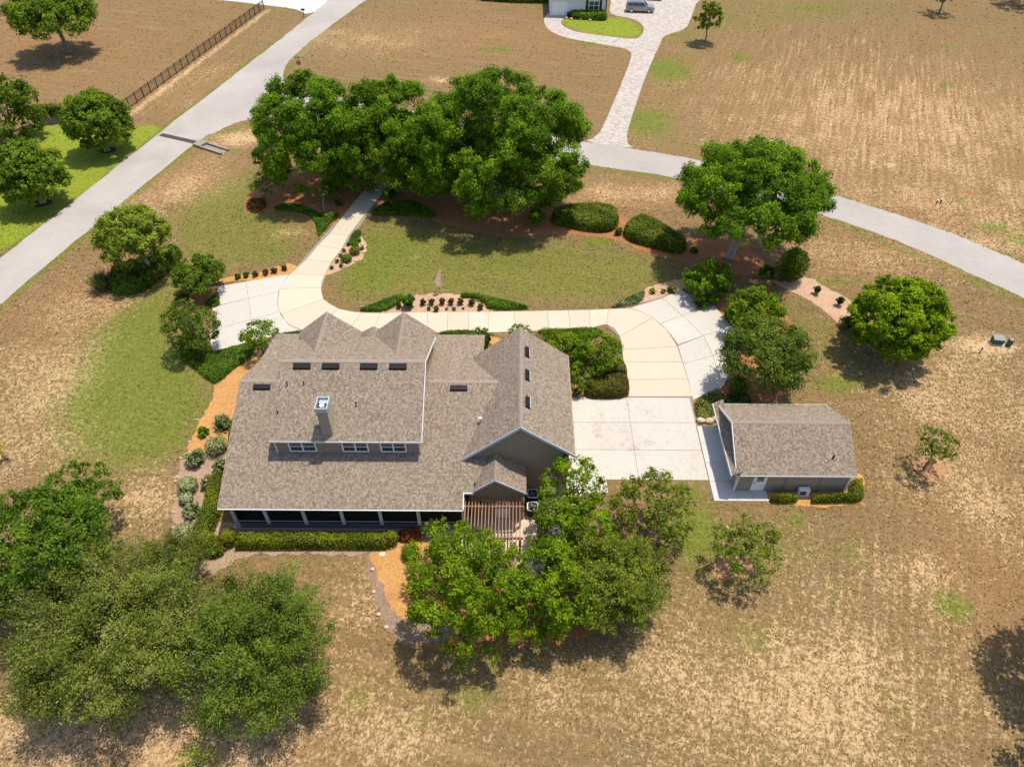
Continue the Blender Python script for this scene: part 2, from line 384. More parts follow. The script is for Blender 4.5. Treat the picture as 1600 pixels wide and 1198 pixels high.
# ------------------------------------------------------------------ builders
def tag(o, label=None, cat=None, group=None, kind=None):
    if label: o['label'] = label
    if cat: o['category'] = cat
    if group: o['group'] = group
    if kind: o['kind'] = kind
    return o
def link(o, parent=None):
    COL.objects.link(o)
    if parent is not None:
        o.parent = parent
        o.location = Vector(o.location) - Vector(WORLD[parent.name])
        WORLD[o.name] = tuple(Vector(o.location) + Vector(WORLD[parent.name]))
    else: WORLD[o.name] = tuple(o.location)
    return o
WORLD = {}
def empty(name, loc=(0, 0, 0)):
    o = bpy.data.objects.new(name, None); o.empty_display_size = 0.5; o.location = loc
    return link(o)
class MB:
    """collects faces in world coordinates; build() links one mesh with its origin at `org`"""
    def __init__(s): s.v, s.f, s.uv = [], [], []
    def face(s, pts, uv=None):
        i = len(s.v); s.v += [tuple(p) for p in pts]; s.f.append(tuple(range(i, i + len(pts)))); s.uv.append(uv)
        return s
    def box(s, x0, x1, y0, y1, z0, z1):
        P = [(x0, y0, z0), (x1, y0, z0), (x1, y1, z0), (x0, y1, z0), (x0, y0, z1), (x1, y0, z1), (x1, y1, z1), (x0, y1, z1)]
        return s.hexa(P)
    def hexa(s, P):
        i = len(s.v); s.v += [tuple(p) for p in P]
        for f in ((0, 3, 2, 1), (4, 5, 6, 7), (0, 1, 5, 4), (1, 2, 6, 5), (2, 3, 7, 6), (3, 0, 4, 7)):
            s.f.append(tuple(i + k for k in f)); s.uv.append(None)
        return s
    def obox(s, c, ux, hx, hy, z0, z1):
        ux = Vector((ux[0], ux[1], 0)).normalized(); uy = Vector((-ux.y, ux.x, 0)); c = Vector((c[0], c[1], 0))
        b = [c - ux * hx - uy * hy, c + ux * hx - uy * hy, c + ux * hx + uy * hy, c - ux * hx + uy * hy]
        return s.hexa([(p.x, p.y, z0) for p in b] + [(p.x, p.y, z1) for p in b])
    def bar(s, a, b, w, h=None):
        a, b = Vector(a), Vector(b); h = h or w; d = (b - a).normalized()
        up = Vector((0, 0, 1)) if abs(d.z) < 0.95 else Vector((0, 1, 0))
        sx = d.cross(up).normalized() * (w / 2); sz = sx.normalized().cross(d).normalized() * (h / 2)
        return s.hexa([a - sx - sz, a + sx - sz, b + sx - sz, b - sx - sz, a - sx + sz, a + sx + sz, b + sx + sz, b - sx + sz])
    def prism(s, poly, z0, z1):
        n = len(poly); i = len(s.v)
        s.v += [(p[0], p[1], z0) for p in poly] + [(p[0], p[1], z1) for p in poly]
        s.f.append(tuple(i + n + k for k in range(n))); s.f.append(tuple(i + k for k in reversed(range(n)))); s.uv += [None, None]
        for k in range(n):
            s.f.append((i + k, i + (k + 1) % n, i + n + (k + 1) % n, i + n + k)); s.uv.append(None)
        return s
    def prism_dir(s, poly, d):
        n = len(poly); i = len(s.v); d = Vector(d)
        s.v += [tuple(p) for p in poly] + [tuple(Vector(p) + d) for p in poly]
        s.f.append(tuple(i + n + k for k in range(n))); s.f.append(tuple(i + k for k in reversed(range(n)))); s.uv += [None, None]
        for k in range(n):
            s.f.append((i + k, i + (k + 1) % n, i + n + (k + 1) % n, i + n + k)); s.uv.append(None)
        return s
    def tube(s, path, radii, n=8, cap=True):
        rings = []
        for k, (p, r) in enumerate(zip(path, radii)):
            p = Vector(p)
            a = Vector(path[max(k - 1, 0)]); b = Vector(path[min(k + 1, len(path) - 1)])
            d = (b - a).normalized() if (b - a).length > 1e-6 else Vector((0, 0, 1))
            ref = Vector((1, 0, 0)) if abs(d.x) < 0.9 else Vector((0, 1, 0))
            u = d.cross(ref).normalized(); w = d.cross(u).normalized()
            i = len(s.v); rings.append(i)
            for q in range(n):
                t = 2 * math.pi * q / n
                s.v.append(tuple(p + (u * math.cos(t) + w * math.sin(t)) * r))
        for a, b in zip(rings, rings[1:]):
            for q in range(n):
                s.f.append((a + q, a + (q + 1) % n, b + (q + 1) % n, b + q)); s.uv.append(None)
        if cap:
            s.f.append(tuple(rings[0] + q for q in range(n))); s.f.append(tuple(rings[-1] + q for q in reversed(range(n)))); s.uv += [None, None]
        return s
    def cyl(s, c, r, z0, z1, n=16): return s.tube([(c[0], c[1], z0), (c[0], c[1], z1)], [r, r], n)
    def build(s, name, mat, parent=None, org=None, tri=False, smooth=False):
        org = Vector(org) if org is not None else (Vector(WORLD[parent.name]) if parent is not None else Vector((0, 0, 0)))
        me = bpy.data.meshes.new(name)
        me.from_pydata([tuple(Vector(v) - org) for v in s.v], [], s.f)
        if any(u is not None for u in s.uv):
            l = me.uv_layers.new(name='UVMap'); k = 0
            for f, u in zip(s.f, s.uv):
                for j in range(len(f)):
                    l.data[k].uv = u[j] if u is not None else (s.v[f[j]][0], s.v[f[j]][2]); k += 1
        bm = bmesh.new(); bm.from_mesh(me)
        if tri: bmesh.ops.triangulate(bm, faces=[f for f in bm.faces if len(f.verts) > 4])
        bmesh.ops.recalc_face_normals(bm, faces=bm.faces)
        bm.to_mesh(me); bm.free()
        if smooth: me.polygons.foreach_set('use_smooth', [True] * len(me.polygons))
        me.materials.append(M[mat])
        o = bpy.data.objects.new(name, me); o.location = org
        return link(o, parent)

def mesh_quads(name, V, Q, mats, vals=None, midx=None, org=(0, 0, 0), parent=None):
    me = bpy.data.meshes.new(name)
    V = np.asarray(V, np.float32) - np.asarray(org, np.float32); Q = np.asarray(Q, np.int32)
    me.vertices.add(len(V)); me.vertices.foreach_set('co', V.ravel())
    me.loops.add(Q.size); me.loops.foreach_set('vertex_index', Q.ravel())
    me.polygons.add(len(Q)); me.polygons.foreach_set('loop_start', np.arange(len(Q), dtype=np.int32) * 4)
    if midx is not None: me.polygons.foreach_set('material_index', np.asarray(midx, np.int32))
    me.update(calc_edges=True)
    if vals is not None:
        a = me.attributes.new('v', 'FLOAT', 'FACE'); a.data.foreach_set('value', np.asarray(vals, np.float32))
    for m in mats: me.materials.append(M[m])
    o = bpy.data.objects.new(name, me); o.location = org
    return link(o, parent)

def norm(a): return a / np.maximum(np.linalg.norm(a, axis=-1, keepdims=True), 1e-9)
def leaf_quads(P, Nn, size, aspect, rng, along=None):
    n = len(P)
    Nn = norm(Nn)
    ref = rng.normal(size=(n, 3)) if along is None else along + 0.35 * rng.normal(size=(n, 3))
    u = norm(ref - Nn * np.sum(ref * Nn, 1, keepdims=True)); w = np.cross(Nn, u)
    L = (size * rng.uniform(0.7, 1.3, n))[:, None]
    a = P - u * L * 0.5; b = P + w * L * aspect * 0.5 + Nn * L * 0.08; c = P + u * L * 0.5 - Nn * L * 0.12; d = P - w * L * aspect * 0.5 + Nn * L * 0.08
    V = np.stack([a, b, c, d], 1).reshape(-1, 3)
    return V, np.arange(4 * n).reshape(-1, 4)
def sphere_quads(c, r, nu=10, nv=6):
    V, Q = [], []
    for j in range(nv + 1):
        ph = math.pi * j / nv
        for i in range(nu):
            th = 2 * math.pi * i / nu
            V.append((c[0] + r[0] * math.sin(ph) * math.cos(th), c[1] + r[1] * math.sin(ph) * math.sin(th), c[2] + r[2] * math.cos(ph)))
    for j in range(nv):
        for i in range(nu):
            Q.append((j * nu + i, j * nu + (i + 1) % nu, (j + 1) * nu + (i + 1) % nu, (j + 1) * nu + i))
    return np.array(V), np.array(Q)
def merge(parts):
    Vs, Qs, k = [], [], 0
    for V, Q in parts:
        Vs.append(V); Qs.append(np.asarray(Q) + k); k += len(V)
    return np.concatenate(Vs), np.concatenate(Qs)

def puff_crown(c, r, rng, leaf, n_puff, dens, puff=(0.20, 0.34), low=-0.35, lump=0.22, flat=0.75):
    """clumps of leaves spread over and through an uneven ellipsoid; returns leaf arrays and clump centres"""
    c = np.array(c); r = np.array(r)
    k = np.arange(n_puff) + 0.5
    ph = np.arccos(1 - (1 - low) * k / n_puff); th = math.pi * (1 + 5 ** 0.5) * k + rng.uniform(0, 6)
    d = np.stack([np.sin(ph) * np.cos(th), np.sin(ph) * np.sin(th), np.cos(ph)], 1)
    d = norm(d + 0.22 * rng.normal(size=d.shape))
    f = rng.uniform(0.62, 0.80 + lump, n_puff)
    inner = rng.random(n_puff) < 0.22
    f[inner] = rng.uniform(0.25, 0.55, inner.sum())
    pr = rng.uniform(puff[0], puff[1], n_puff) * (r[0] + r[1]) / 2
    f = np.minimum(f, 1.02 - 0.78 * pr / r[0])
    pc = c + d * r * f[:, None]
    P, N, T = [], [], []
    for i in range(n_puff):
        m = max(24, int(dens * pr[i] ** 2)); ns = 8
        sd = norm(rng.normal(size=(ns, 3)) + 0.6 * d[i] + np.array([0, 0, 0.4]))
        sc = pc[i] + sd * (pr[i] * rng.uniform(0.35, 0.85, ns))[:, None] * np.array([1, 1, flat])
        sr = pr[i] * rng.uniform(0.28, 0.58, ns); st = np.clip(rng.uniform(0.05, 0.6) + rng.normal(0, 0.14, ns), 0, 0.9)
        j = rng.integers(0, ns, m)
        q = norm(rng.normal(size=(m, 3)) + 0.35 * sd[j] + np.array([0, 0, 0.25]))
        pos = sc[j] + q * (sr[j] * rng.uniform(0.25, 1.12, m))[:, None] * np.array([1, 1, 0.85])
        P.append(pos); N.append(q * 0.7 + 0.45 * d[i] + 0.6 * rng.normal(size=(m, 3)) + np.array([0, 0, 0.45]))
        T.append(st[j])
    P = np.concatenate(P); N = np.concatenate(N); T = np.concatenate(T)
    keep = P[:, 2] > 0.15
    P, N, T = P[keep], N[keep], T[keep]
    val = np.clip(T + rng.normal(0, 0.2, len(P)), 0, 1)
    return P, N, val, pc

def limbs(base, fork, tips, r0, rng, n=7):
    mb = MB()
    b, f = Vector(base), Vector(fork)
    mid = b.lerp(f, 0.5) + Vector((rng.normal() * 0.05, rng.normal() * 0.05, 0)) * (f - b).length
    mb.tube([b - Vector((0, 0, 0.1)), b + Vector((0, 0, 0.25)), mid, f], [r0 * 1.5, r0 * 1.05, r0 * 0.9, r0 * 0.75], n)
    for t in tips:
        t = f.lerp(Vector(t), 0.88)
        m1 = f.lerp(t, 0.45) + Vector((0, 0, (t - f).length * 0.10)) + Vector(rng.normal(size=3) * 0.05 * (t - f).length)
        mb.tube([f - Vector((0, 0, 0.15)), m1, t], [r0 * 0.45, r0 * 0.22, r0 * 0.05], 6)
    return mb

SEED = [10]
def tree(name, label, leafmat, crown, base=None, zc=None, leaf=0.22, dens=260, n_puff=60, puff=(0.2, 0.34), low=-0.35, cat='tree', group=None,
         aspect=0.62, trunk_r=None, bark='bark', zr=None, lump=0.22, fork=0.55, flat=0.75, deep=None):
    cx, cy, rx, ry = crown
    SEED[0] += 1; rng = np.random.default_rng(SEED[0])
    if base is not None:
        b = G(*base); c = atY(cx, cy, b[1])
    else:
        c = G(cx, cy, zc); b = np.array([c[0], c[1], 0.0])
    s = ppm(c); RX = rx / s; RY = RX * (deep or 1.0)
    dep = math.atan2(CAM_H - c[2], math.hypot(c[0], c[1]))
    if zr is None:
        q = (ry / s) ** 2 - (RY * math.sin(dep) * 0.85) ** 2
        zr = math.sqrt(max(q, 0)) / math.cos(dep)
        zr = min(max(zr, 0.55 * RX), 1.15 * RX)
    if c[2] - zr * 0.8 < 0.3: c[2] = max(c[2], zr * 0.8 + 0.3)
    P, N, val, pc = puff_crown(c, (RX, RY, zr), rng, leaf, n_puff, dens, puff, low, lump, flat)
    root = empty(name, tuple(b))
    V, Q = leaf_quads(P, N, leaf, aspect, rng)
    mesh_quads('crown', V, Q, [leafmat], val, org=tuple(b), parent=root)
    f = np.array([b[0] * 0.4 + c[0] * 0.6, b[1] * 0.4 + c[1] * 0.6, max(0.5, (c[2] - zr * 0.45)) * 0.9])
    idx = rng.permutation(len(pc))[:min(11, len(pc))]
    limbs(b, f, pc[idx], trunk_r or max(0.10, RX * 0.055), rng).build('trunk', bark, root, smooth=True)
    return tag(root, label, cat, group)

def wispy(name, label, leafmat, crown, base=None, zc=None, leaf=0.16, n_br=240, per=70, cat='tree', group=None, zr=None, bark='bark', up=0.5, spread=0.30, trunk_r=None, deep=1.0, fz=0.25, body=280):
    cx, cy, rx, ry = crown
    SEED[0] += 1; rng = np.random.default_rng(SEED[0])
    if base is not None:
        b = G(*base); c = atY(cx, cy, b[1])
    else:
        c = G(cx, cy, zc); b = np.array([c[0], c[1], 0.0])
    s = ppm(c); RX = rx / s; RY = RX * deep; zr = zr or RX * 0.75
    c[2] = max(c[2], zr * 0.75)
    f = np.array([b[0], b[1], max(0.5, (c[2] - zr) * 0.6 + fz)])
    P, N, A, T, tips = [], [], [], [], []
    mb = MB()
    mb.tube([b - np.array([0, 0, 0.1]), b + np.array([0, 0, 0.3]), f], [(trunk_r or RX * 0.05) * 1.3, (trunk_r or RX * 0.05), (trunk_r or RX * 0.05) * 0.8], 7)
    nm_ = max(14, n_br // 11)
    for i in range(nm_):
        k = i + 0.5; ph = math.acos(1 - 1.25 * k / nm_); th = math.pi * (1 + 5 ** 0.5) * k
        d = np.array([math.sin(ph) * math.cos(th), math.sin(ph) * math.sin(th), math.cos(ph)]) + 0.25 * rng.normal(size=3); d /= np.linalg.norm(d)
        main = c + d * np.array([RX, RY, zr]) * rng.uniform(0.45, 0.88)
        mb.tube([f, f + (main - f) * 0.5 + np.array([0, 0, 0.10 * np.linalg.norm(main - f)]), main], [RX * 0.016, RX * 0.010, RX * 0.003], 5, cap=False)
        tone = rng.uniform(0.05, 0.75)
        for j in range(11):
            start = f + (main - f) * rng.uniform(0.45, 0.85) + rng.normal(size=3) * 0.10 * RX
            tip = main + (norm(rng.normal(size=3)) * 0.85 + d * 0.6 + np.array([0, 0, up * 0.6])) * RX * 0.20
            if j % 4 == 0: mb.tube([start, tip], [RX * 0.004, RX * 0.001], 3, cap=False)
            t = rng.uniform(0.0, 1.0, per)
            pos = start + (tip - start) * t[:, None] + rng.normal(size=(per, 3)) * (spread * (1.05 - 0.75 * t))[:, None] * 0.6
            P.append(pos); A.append(np.repeat((norm(tip - start) + np.array([0, 0, 0.3]))[None], per, 0))
            N.append(norm(rng.normal(size=(per, 3)) * 0.8 + np.array([0, 0, 0.7]) + 0.7 * d)); T.append(np.full(per, tone + rng.uniform(-0.12, 0.12)))
    bp, bn, bv, _ = puff_crown(c, (RX * 0.92, RY * 0.92, zr * 0.95), rng, leaf, int(nm_ * 1.3), body, (0.13, 0.22), -0.3, 0.2, 0.9)
    P.append(bp); N.append(bn); A.append(norm(bp - f) + np.array([0, 0, 0.3])); T.append(bv)
    P, N, A, T = map(np.concatenate, (P, N, A, T))
    k = P[:, 2] > 0.1
    P, N, A, T = P[k], N[k], A[k], T[k]
    root = empty(name, tuple(b))
    V, Q = leaf_quads(P, N, leaf, 0.45, rng, A)
    val = np.clip(T + rng.normal(0, 0.22, len(P)), 0, 1)
    mesh_quads('crown', V, Q, [leafmat], val, org=tuple(b), parent=root)
    mb.build('trunk', bark, root, smooth=True)
    return tag(root, label, cat, group)

def shrub(name, label, leafmat, at, r, h=None, leaf=0.11, n=900, cat='shrub', group=None, n_puff=14, lumpy=True):
    """small bush: leafy clumps round a dark twiggy core, one mesh. `at` is its foot in the photograph, r its radius in metres"""
    SEED[0] += 1; rng = np.random.default_rng(SEED[0])
    b = G(*at); h = h or r * 1.5
    c = np.array([b[0], b[1], h * 0.5]); R = np.array([r, r, h * 0.5])
    if lumpy:
        P, N, val, pc = puff_crown(c, R, rng, leaf, n_puff, n / (n_puff * (0.3 * r) ** 2), (0.26, 0.42), -0.6, 0.15, 0.85)
    else:
        q = norm(rng.normal(size=(n, 3)) + np.array([0, 0, 0.3])); P = c + q * R * (rng.uniform(0.80, 1.06, n) + 0.07 * np.sin(q[:, 0] * 7 + SEED[0]) * np.cos(q[:, 1] * 6 + q[:, 2] * 5))[:, None]
        N = q + 0.45 * rng.normal(size=(n, 3)); val = np.clip(rng.normal(0.5, 0.25, n) + 0.15 * q[:, 2], 0, 1)
    P[:, 2] = np.maximum(P[:, 2], 0.03)
    lv = leaf_quads(P, N, leaf, 0.6, rng)
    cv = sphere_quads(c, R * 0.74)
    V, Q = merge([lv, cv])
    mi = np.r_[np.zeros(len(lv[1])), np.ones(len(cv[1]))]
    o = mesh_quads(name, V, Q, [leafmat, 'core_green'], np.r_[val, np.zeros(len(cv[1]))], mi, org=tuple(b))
    return tag(o, label, cat, group)

def inside(P, poly):
    x, y = P[:, 0], P[:, 1]; r = np.zeros(len(P), bool); n = len(poly)
    for i in range(n):
        x1, y1 = poly[i][:2]; x2, y2 = poly[(i + 1) % n][:2]
        c = ((y1 > y) != (y2 > y)) & (x < (x2 - x1) * (y - y1) / ((y2 - y1) if y2 != y1 else 1e-9) + x1)
        r ^= c
    return r
def edge_dist(P, poly):
    best = np.full(len(P), 1e9); dirv = np.zeros((len(P), 2)); n = len(poly)
    for i in range(n):
        a = np.array(poly[i][:2]); b = np.array(poly[(i + 1) % n][:2]); ab = b - a
        t = np.clip(((P - a) @ ab) / max(ab @ ab, 1e-9), 0, 1); q = a + t[:, None] * ab
        d = np.linalg.norm(P - q, axis=1); m = d < best
        best[m] = d[m]; dirv[m] = (q - P)[m]
    return best, norm(dirv)
def smooth_poly(pts, k=4, jit=0.0, rng=None, closed=True):
    pts = [np.array(p[:2]) for p in pts]; n = len(pts); out = []
    rngs = range(n) if closed else range(n - 1)
    for i in rngs:
        if closed: p0, p1, p2, p3 = pts[i - 1], pts[i], pts[(i + 1) % n], pts[(i + 2) % n]
        else: p0, p1, p2, p3 = pts[max(i - 1, 0)], pts[i], pts[i + 1], pts[min(i + 2, n - 1)]
        for j in range(k):
            t = j / k
            q = 0.5 * (2 * p1 + (p2 - p0) * t + (2 * p0 - 5 * p1 + 4 * p2 - p3) * t * t + (3 * p1 - p0 - 3 * p2 + p3) * t ** 3)
            if jit: q = q + (rng or np.random.default_rng(1)).normal(size=2) * jit
            out.append(tuple(q))
    if not closed: out.append(tuple(pts[-1]))
    return out
def offset_in(poly, d):
    n = len(poly); P = [Vector(p[:2]) for p in poly]
    area = sum(P[i].x * P[(i + 1) % n].y - P[(i + 1) % n].x * P[i].y for i in range(n)); sg = 1 if area > 0 else -1
    out = []
    for i in range(n):
        a = (P[i] - P[i - 1]); b = (P[(i + 1) % n] - P[i])
        if a.length < 1e-6 or b.length < 1e-6: out.append(tuple(P[i])); continue
        a.normalize(); b.normalize()
        na = Vector((-a.y, a.x)) * sg; nb = Vector((-b.y, b.x)) * sg; m = na + nb
        m = m / max(m.length_squared, 0.3) * 2 * 0.5 * 2 if m.length > 1e-6 else na
        k = d / max(0.35, (1 + na.dot(nb)) / 2) ** 0.5
        out.append(tuple(P[i] + (na + nb).normalized() * k))
    return out

def hedge(name, label, leafmat, px, h, rr=0.35, leaf=0.10, dens=230, cat='hedge', group=None, smooth=True, world=False, wob=0.05):
    SEED[0] += 1; rng = np.random.default_rng(SEED[0])
    poly = [p[:2] for p in (px if world else W(px))]
    if smooth: poly = smooth_poly(poly, 3)
    pa = np.array(poly); lo, hi = pa.min(0), pa.max(0)
    area = abs(0.5 * np.sum(pa[:, 0] * np.roll(pa[:, 1], -1) - np.roll(pa[:, 0], -1) * pa[:, 1]))
    per = np.sum(np.linalg.norm(pa - np.roll(pa, -1, 0), axis=1))
    n_top = int(dens * area * 1.1)
    bb = (hi - lo); m = int(n_top * bb[0] * bb[1] / max(area, 0.01)) + 50
    P = lo + rng.random((m, 2)) * bb; P = P[inside(P, poly)]
    d, ev = edge_dist(P, poly)
    t = np.clip(d / rr, 0, 1)
    lump = wob * (np.sin(P[:, 0] * 2.3 + SEED[0]) * np.cos(P[:, 1] * 2.7) + 0.6 * np.sin(P[:, 0] * 5.1 + P[:, 1] * 4.3))
    z = h * np.sqrt(np.clip(1 - (1 - t) ** 2.6, 0, 1)) + lump
    top = np.column_stack([P, np.maximum(z, 0.02)]); nt_ = np.column_stack([ev * (1 - t)[:, None] * 1.3, np.full(len(P), 0.25) + t])
    k = int(dens * per * h * 1.0)
    seg = np.linalg.norm(np.roll(pa, -1, 0) - pa, axis=1); ci = rng.choice(len(pa), k, p=seg / seg.sum())
    u = rng.random(k)[:, None]; E = pa[ci] * (1 - u) + pa[(ci + 1) % len(pa)] * u
    ed = np.roll(pa, -1, 0) - pa; sgn = 1 if np.sum(pa[:, 0] * np.roll(pa[:, 1], -1) - np.roll(pa[:, 0], -1) * pa[:, 1]) > 0 else -1
    on = norm(np.column_stack([ed[:, 1], -ed[:, 0]]) * sgn)[ci]
    zz = rng.random(k) * h * 0.85
    E = E - on * (rr * (1 - np.sqrt(np.clip(1 - (zz / h) ** 2.2, 0, 1))) * 0.9)[:, None] + rng.normal(size=(k, 2)) * 0.03
    side = np.column_stack([E, zz + 0.02]); ns = np.column_stack([on, np.full(k, 0.25)])
    Pall = np.concatenate([top, side]); N = np.concatenate([nt_, ns]); N = norm(N) + 0.5 * rng.normal(size=N.shape)
    Pall = Pall + rng.normal(size=Pall.shape) * 0.025
    patch = 0.5 + 0.5 * np.sin(Pall[:, 0] * 1.3 + 3 * np.sin(Pall[:, 1] * 0.9 + SEED[0]))
    val = np.clip(0.2 + 0.4 * patch + rng.normal(0, 0.2, len(Pall)), 0, 1)
    lv = leaf_quads(Pall, N, leaf, 0.6, rng)
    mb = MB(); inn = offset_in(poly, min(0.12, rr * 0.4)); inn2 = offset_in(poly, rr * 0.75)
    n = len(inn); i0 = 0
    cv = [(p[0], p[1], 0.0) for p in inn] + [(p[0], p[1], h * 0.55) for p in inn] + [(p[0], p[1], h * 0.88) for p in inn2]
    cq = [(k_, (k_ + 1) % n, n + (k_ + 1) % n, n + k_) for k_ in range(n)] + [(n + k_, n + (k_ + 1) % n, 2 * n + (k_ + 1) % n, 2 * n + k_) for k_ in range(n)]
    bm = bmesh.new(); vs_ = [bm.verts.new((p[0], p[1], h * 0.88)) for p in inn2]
    capf = []
    try:
        bm.faces.new(vs_); bm.verts.index_update()
        bmesh.ops.triangulate(bm, faces=bm.faces[:])
        capf = [[2 * n + v.index for v in f.verts] for f in bm.faces]
        capf = [(a, b_, c_, c_) for a, b_, c_ in capf]
    except Exception: pass
    bm.free()
    V, Q = lv
    k0 = len(V)
    quads = np.concatenate([Q, np.array(cq) + k0])
    V = np.concatenate([V, np.array(cv)])
    # caps are triangles: split each into a quad with an edge midpoint
    extra = []
    for a, b_, c_, _ in capf:
        V = V if True else V
        extra.append((a, b_, c_))
    if extra:
        mids = np.array([(V[k0 + a] + V[k0 + c_]) / 2 for a, b_, c_ in extra])
        q2 = [(k0 + a, k0 + b_, k0 + c_, len(V) + j) for j, (a, b_, c_) in enumerate(extra)]
        V = np.concatenate([V, mids]); quads = np.concatenate([quads, np.array(q2)])
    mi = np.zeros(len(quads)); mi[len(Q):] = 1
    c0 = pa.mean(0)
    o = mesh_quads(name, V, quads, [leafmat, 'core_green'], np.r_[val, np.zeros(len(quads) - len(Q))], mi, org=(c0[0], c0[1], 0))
    return tag(o, label, cat, group)

def sheet(name, px, z, mat, label, k=4, jit=0.03, smooth=True, world=False, kind='structure', thick=0.0):
    SEED[0] += 1; rng = np.random.default_rng(SEED[0])
    pts = [p[:2] for p in (px if world else W(px))]
    if smooth: pts = smooth_poly(pts, k, jit, rng)
    mb = MB(); mb.face([(p[0], p[1], z) for p in pts])
    o = mb.build(name, mat, tri=True)
    if o.data.polygons and o.data.polygons[0].normal.z < 0: o.data.flip_normals()
    return tag(o, label, None, None, kind)

# ------------------------------------------------------------------ ground
def build_ground():
    x0, x1, y0, y1, st = -100.0, 110.0, -6.0, 186.0, 0.8
    nx, ny = int((x1 - x0) / st) + 1, int((y1 - y0) / st) + 1
    X, Y = np.meshgrid(np.linspace(x0, x1, nx), np.linspace(y0, y1, ny))
    P = np.column_stack([X.ravel(), Y.ravel()])
    def blur(a, n):
        a = a.reshape(ny, nx)
        for _ in range(n):
            b = np.pad(a, 1, mode='edge')
            a = (b[1:-1, :-2] + b[1:-1, 2:] + b[:-2, 1:-1] + b[2:, 1:-1] + 2 * b[1:-1, 1:-1]) / 6
        return a.ravel()
    def region(lst, n):
        a = np.zeros(len(P))
        for px, v in lst:
            m = inside(P, [p[:2] for p in W(px)]); a[m] = np.maximum(a[m], v)
        return blur(a, n)
    def blobs(lst):
        a = np.zeros(len(P))
        for px, py, rx, ry, v in lst:
            c = G(px, py)
            a = np.maximum(a, v * np.exp(-(((P[:, 0] - c[0]) / rx) ** 2 + ((P[:, 1] - c[1]) / ry) ** 2)))
        return a
    green = region([
        ([(560, 335), (700, 355), (880, 372), (1000, 392), (1075, 412), (1075, 440), (975, 480), (560, 480), (505, 455), (535, 395)], 0.50),
        ([(505, 455), (520, 420), (580, 350), (640, 360), (660, 400), (600, 440), (560, 480)], 0.62),
        ([(245, 330), (390, 250), (470, 335), (490, 370), (445, 425), (360, 420), (280, 440), (260, 360)], 0.48),
        ([(895, 45), (1060, 70), (1035, 140), (1010, 200), (985, 228), (1080, 245), (1060, 180), (1100, 120), (1110, 30)], 0.35),
        ([(1110, 440), (1230, 440), (1340, 520), (1390, 580), (1420, 640), (1290, 620), (1260, 560), (1180, 470)], 0.36),
        ([(1050, 760), (1200, 800), (1300, 800), (1300, 900), (1180, 940), (1060, 940), (1040, 860)], 0.34),
        ([(700, 5), (850, 60), (980, 90), (920, 215), (700, 100), (500, 70)], 0.10),
        ([(560, 1010), (700, 1020), (860, 980), (1000, 900), (1060, 860), (1080, 1000), (800, 1110), (600, 1110)], 0.22),
        ([(1060, 0), (1420, 0), (1400, 25), (1100, 60)], 0.30),
    ], 16)
    green = np.maximum(green, blobs([
        (1310, 600, 3.2, 1.6, 0.62), (1250, 575, 2, 1, 0.5), (1490, 945, 1.6, 1.4, 0.75), (1085, 830, 2.6, 3.4, 0.75), (1080, 770, 1.2, 1.0, 0.6), (1245, 810, 1.2, 1.0, 0.55),
        (1300, 925, 0.8, 0.8, 0.55), (1010, 190, 5, 6, 0.66), (1045, 110, 4.5, 6, 0.7), (1120, 230, 6, 1.6, 0.55), (1160, 90, 3, 3, 0.5), (1270, 12, 8, 2, 0.6), (1230, 30, 5, 3, .35),
        (1480, 72, 1.6, 1.6, 0.6), (1480, 135, 1.4, 1.6, 0.65), (1555, 355, 2.6, 1.4, 0.75), (1600, 375, 3, 1.5, 0.75), (1505, 315, 1.0, 1.6, 0.6), (1300, 440, 5, 1.2, 0.5),
        (920, 68, 2.4, 1.2, 0.7), (855, 155, 4, 2, 0.4), (880, 195, 4, 4, 0.45), (780, 78, 5, 3, 0.45), (600, 95, 4, 3, .3), (365, 235, 1.6, 1, 0.55), (330, 200, 1, .5, .5),
        (935, 378, 2.4, 1.2, 0.75), (1005, 460, 2.5, 1.2, 0.7), (590, 445, 4, 2.2, .7), (1080, 255, 4, 1, .45), (560, 1090, 1.5, 1.2, .5), (735, 1090, 2, 1.2, .5), (840, 1010, 1.5, .8, .45), (640, 1130, 2, 1, .4),
        (1180, 1000, 2.5, 2.0, 0.40), (1150, 905, 1.2, .8, .6), (1310, 700, 2, 4, .38), (1330, 870, 2.5, 2, .35), (575, 905, .6, .8, .55), (1400, 1100, 1.5, 1.5, .35), (1250, 1150, 2, 1, .3),
        (210, 620, 5, 4, .62), (300, 540, 3, 2.4, .75), (420, 400, 3, 1.6, .62), (310, 345, 4, 2, .35), (20, 620, 2, 2, .3)]))
    green = np.maximum(green, region([
        ([(300, 440), (250, 500), (280, 560), (330, 605), (318, 650), (295, 690), (270, 730), (200, 730), (110, 715), (80, 650), (120, 570), (170, 500), (230, 455), (262, 420), (300, 400), (330, 395)], 0.92),
    ], 36))
    # long uncut fringe along the road edges
    fr = [((0, 478), (305, 228)), ((0, 400), (250, 205)), ((905, 258), (1060, 281)), ((1300, 345), (1600, 470)), ((1090, 245), (1300, 302)), ((1300, 302), (1600, 409)), ((250, 205), (440, 58)), ((320, 218), (412, 187)), ((560, 6), (480, 70)), ((480, 70), (447, 112))]
    for a, b in fr:
        A, B = G(*a)[:2], G(*b)[:2]; ab = B - A
        t = np.clip(((P - A) @ ab) / (ab @ ab), 0, 1); d = np.linalg.norm(P - A - t[:, None] * ab, axis=1)
        green = np.maximum(green, 0.55 * np.exp(-(d / 0.75) ** 2))
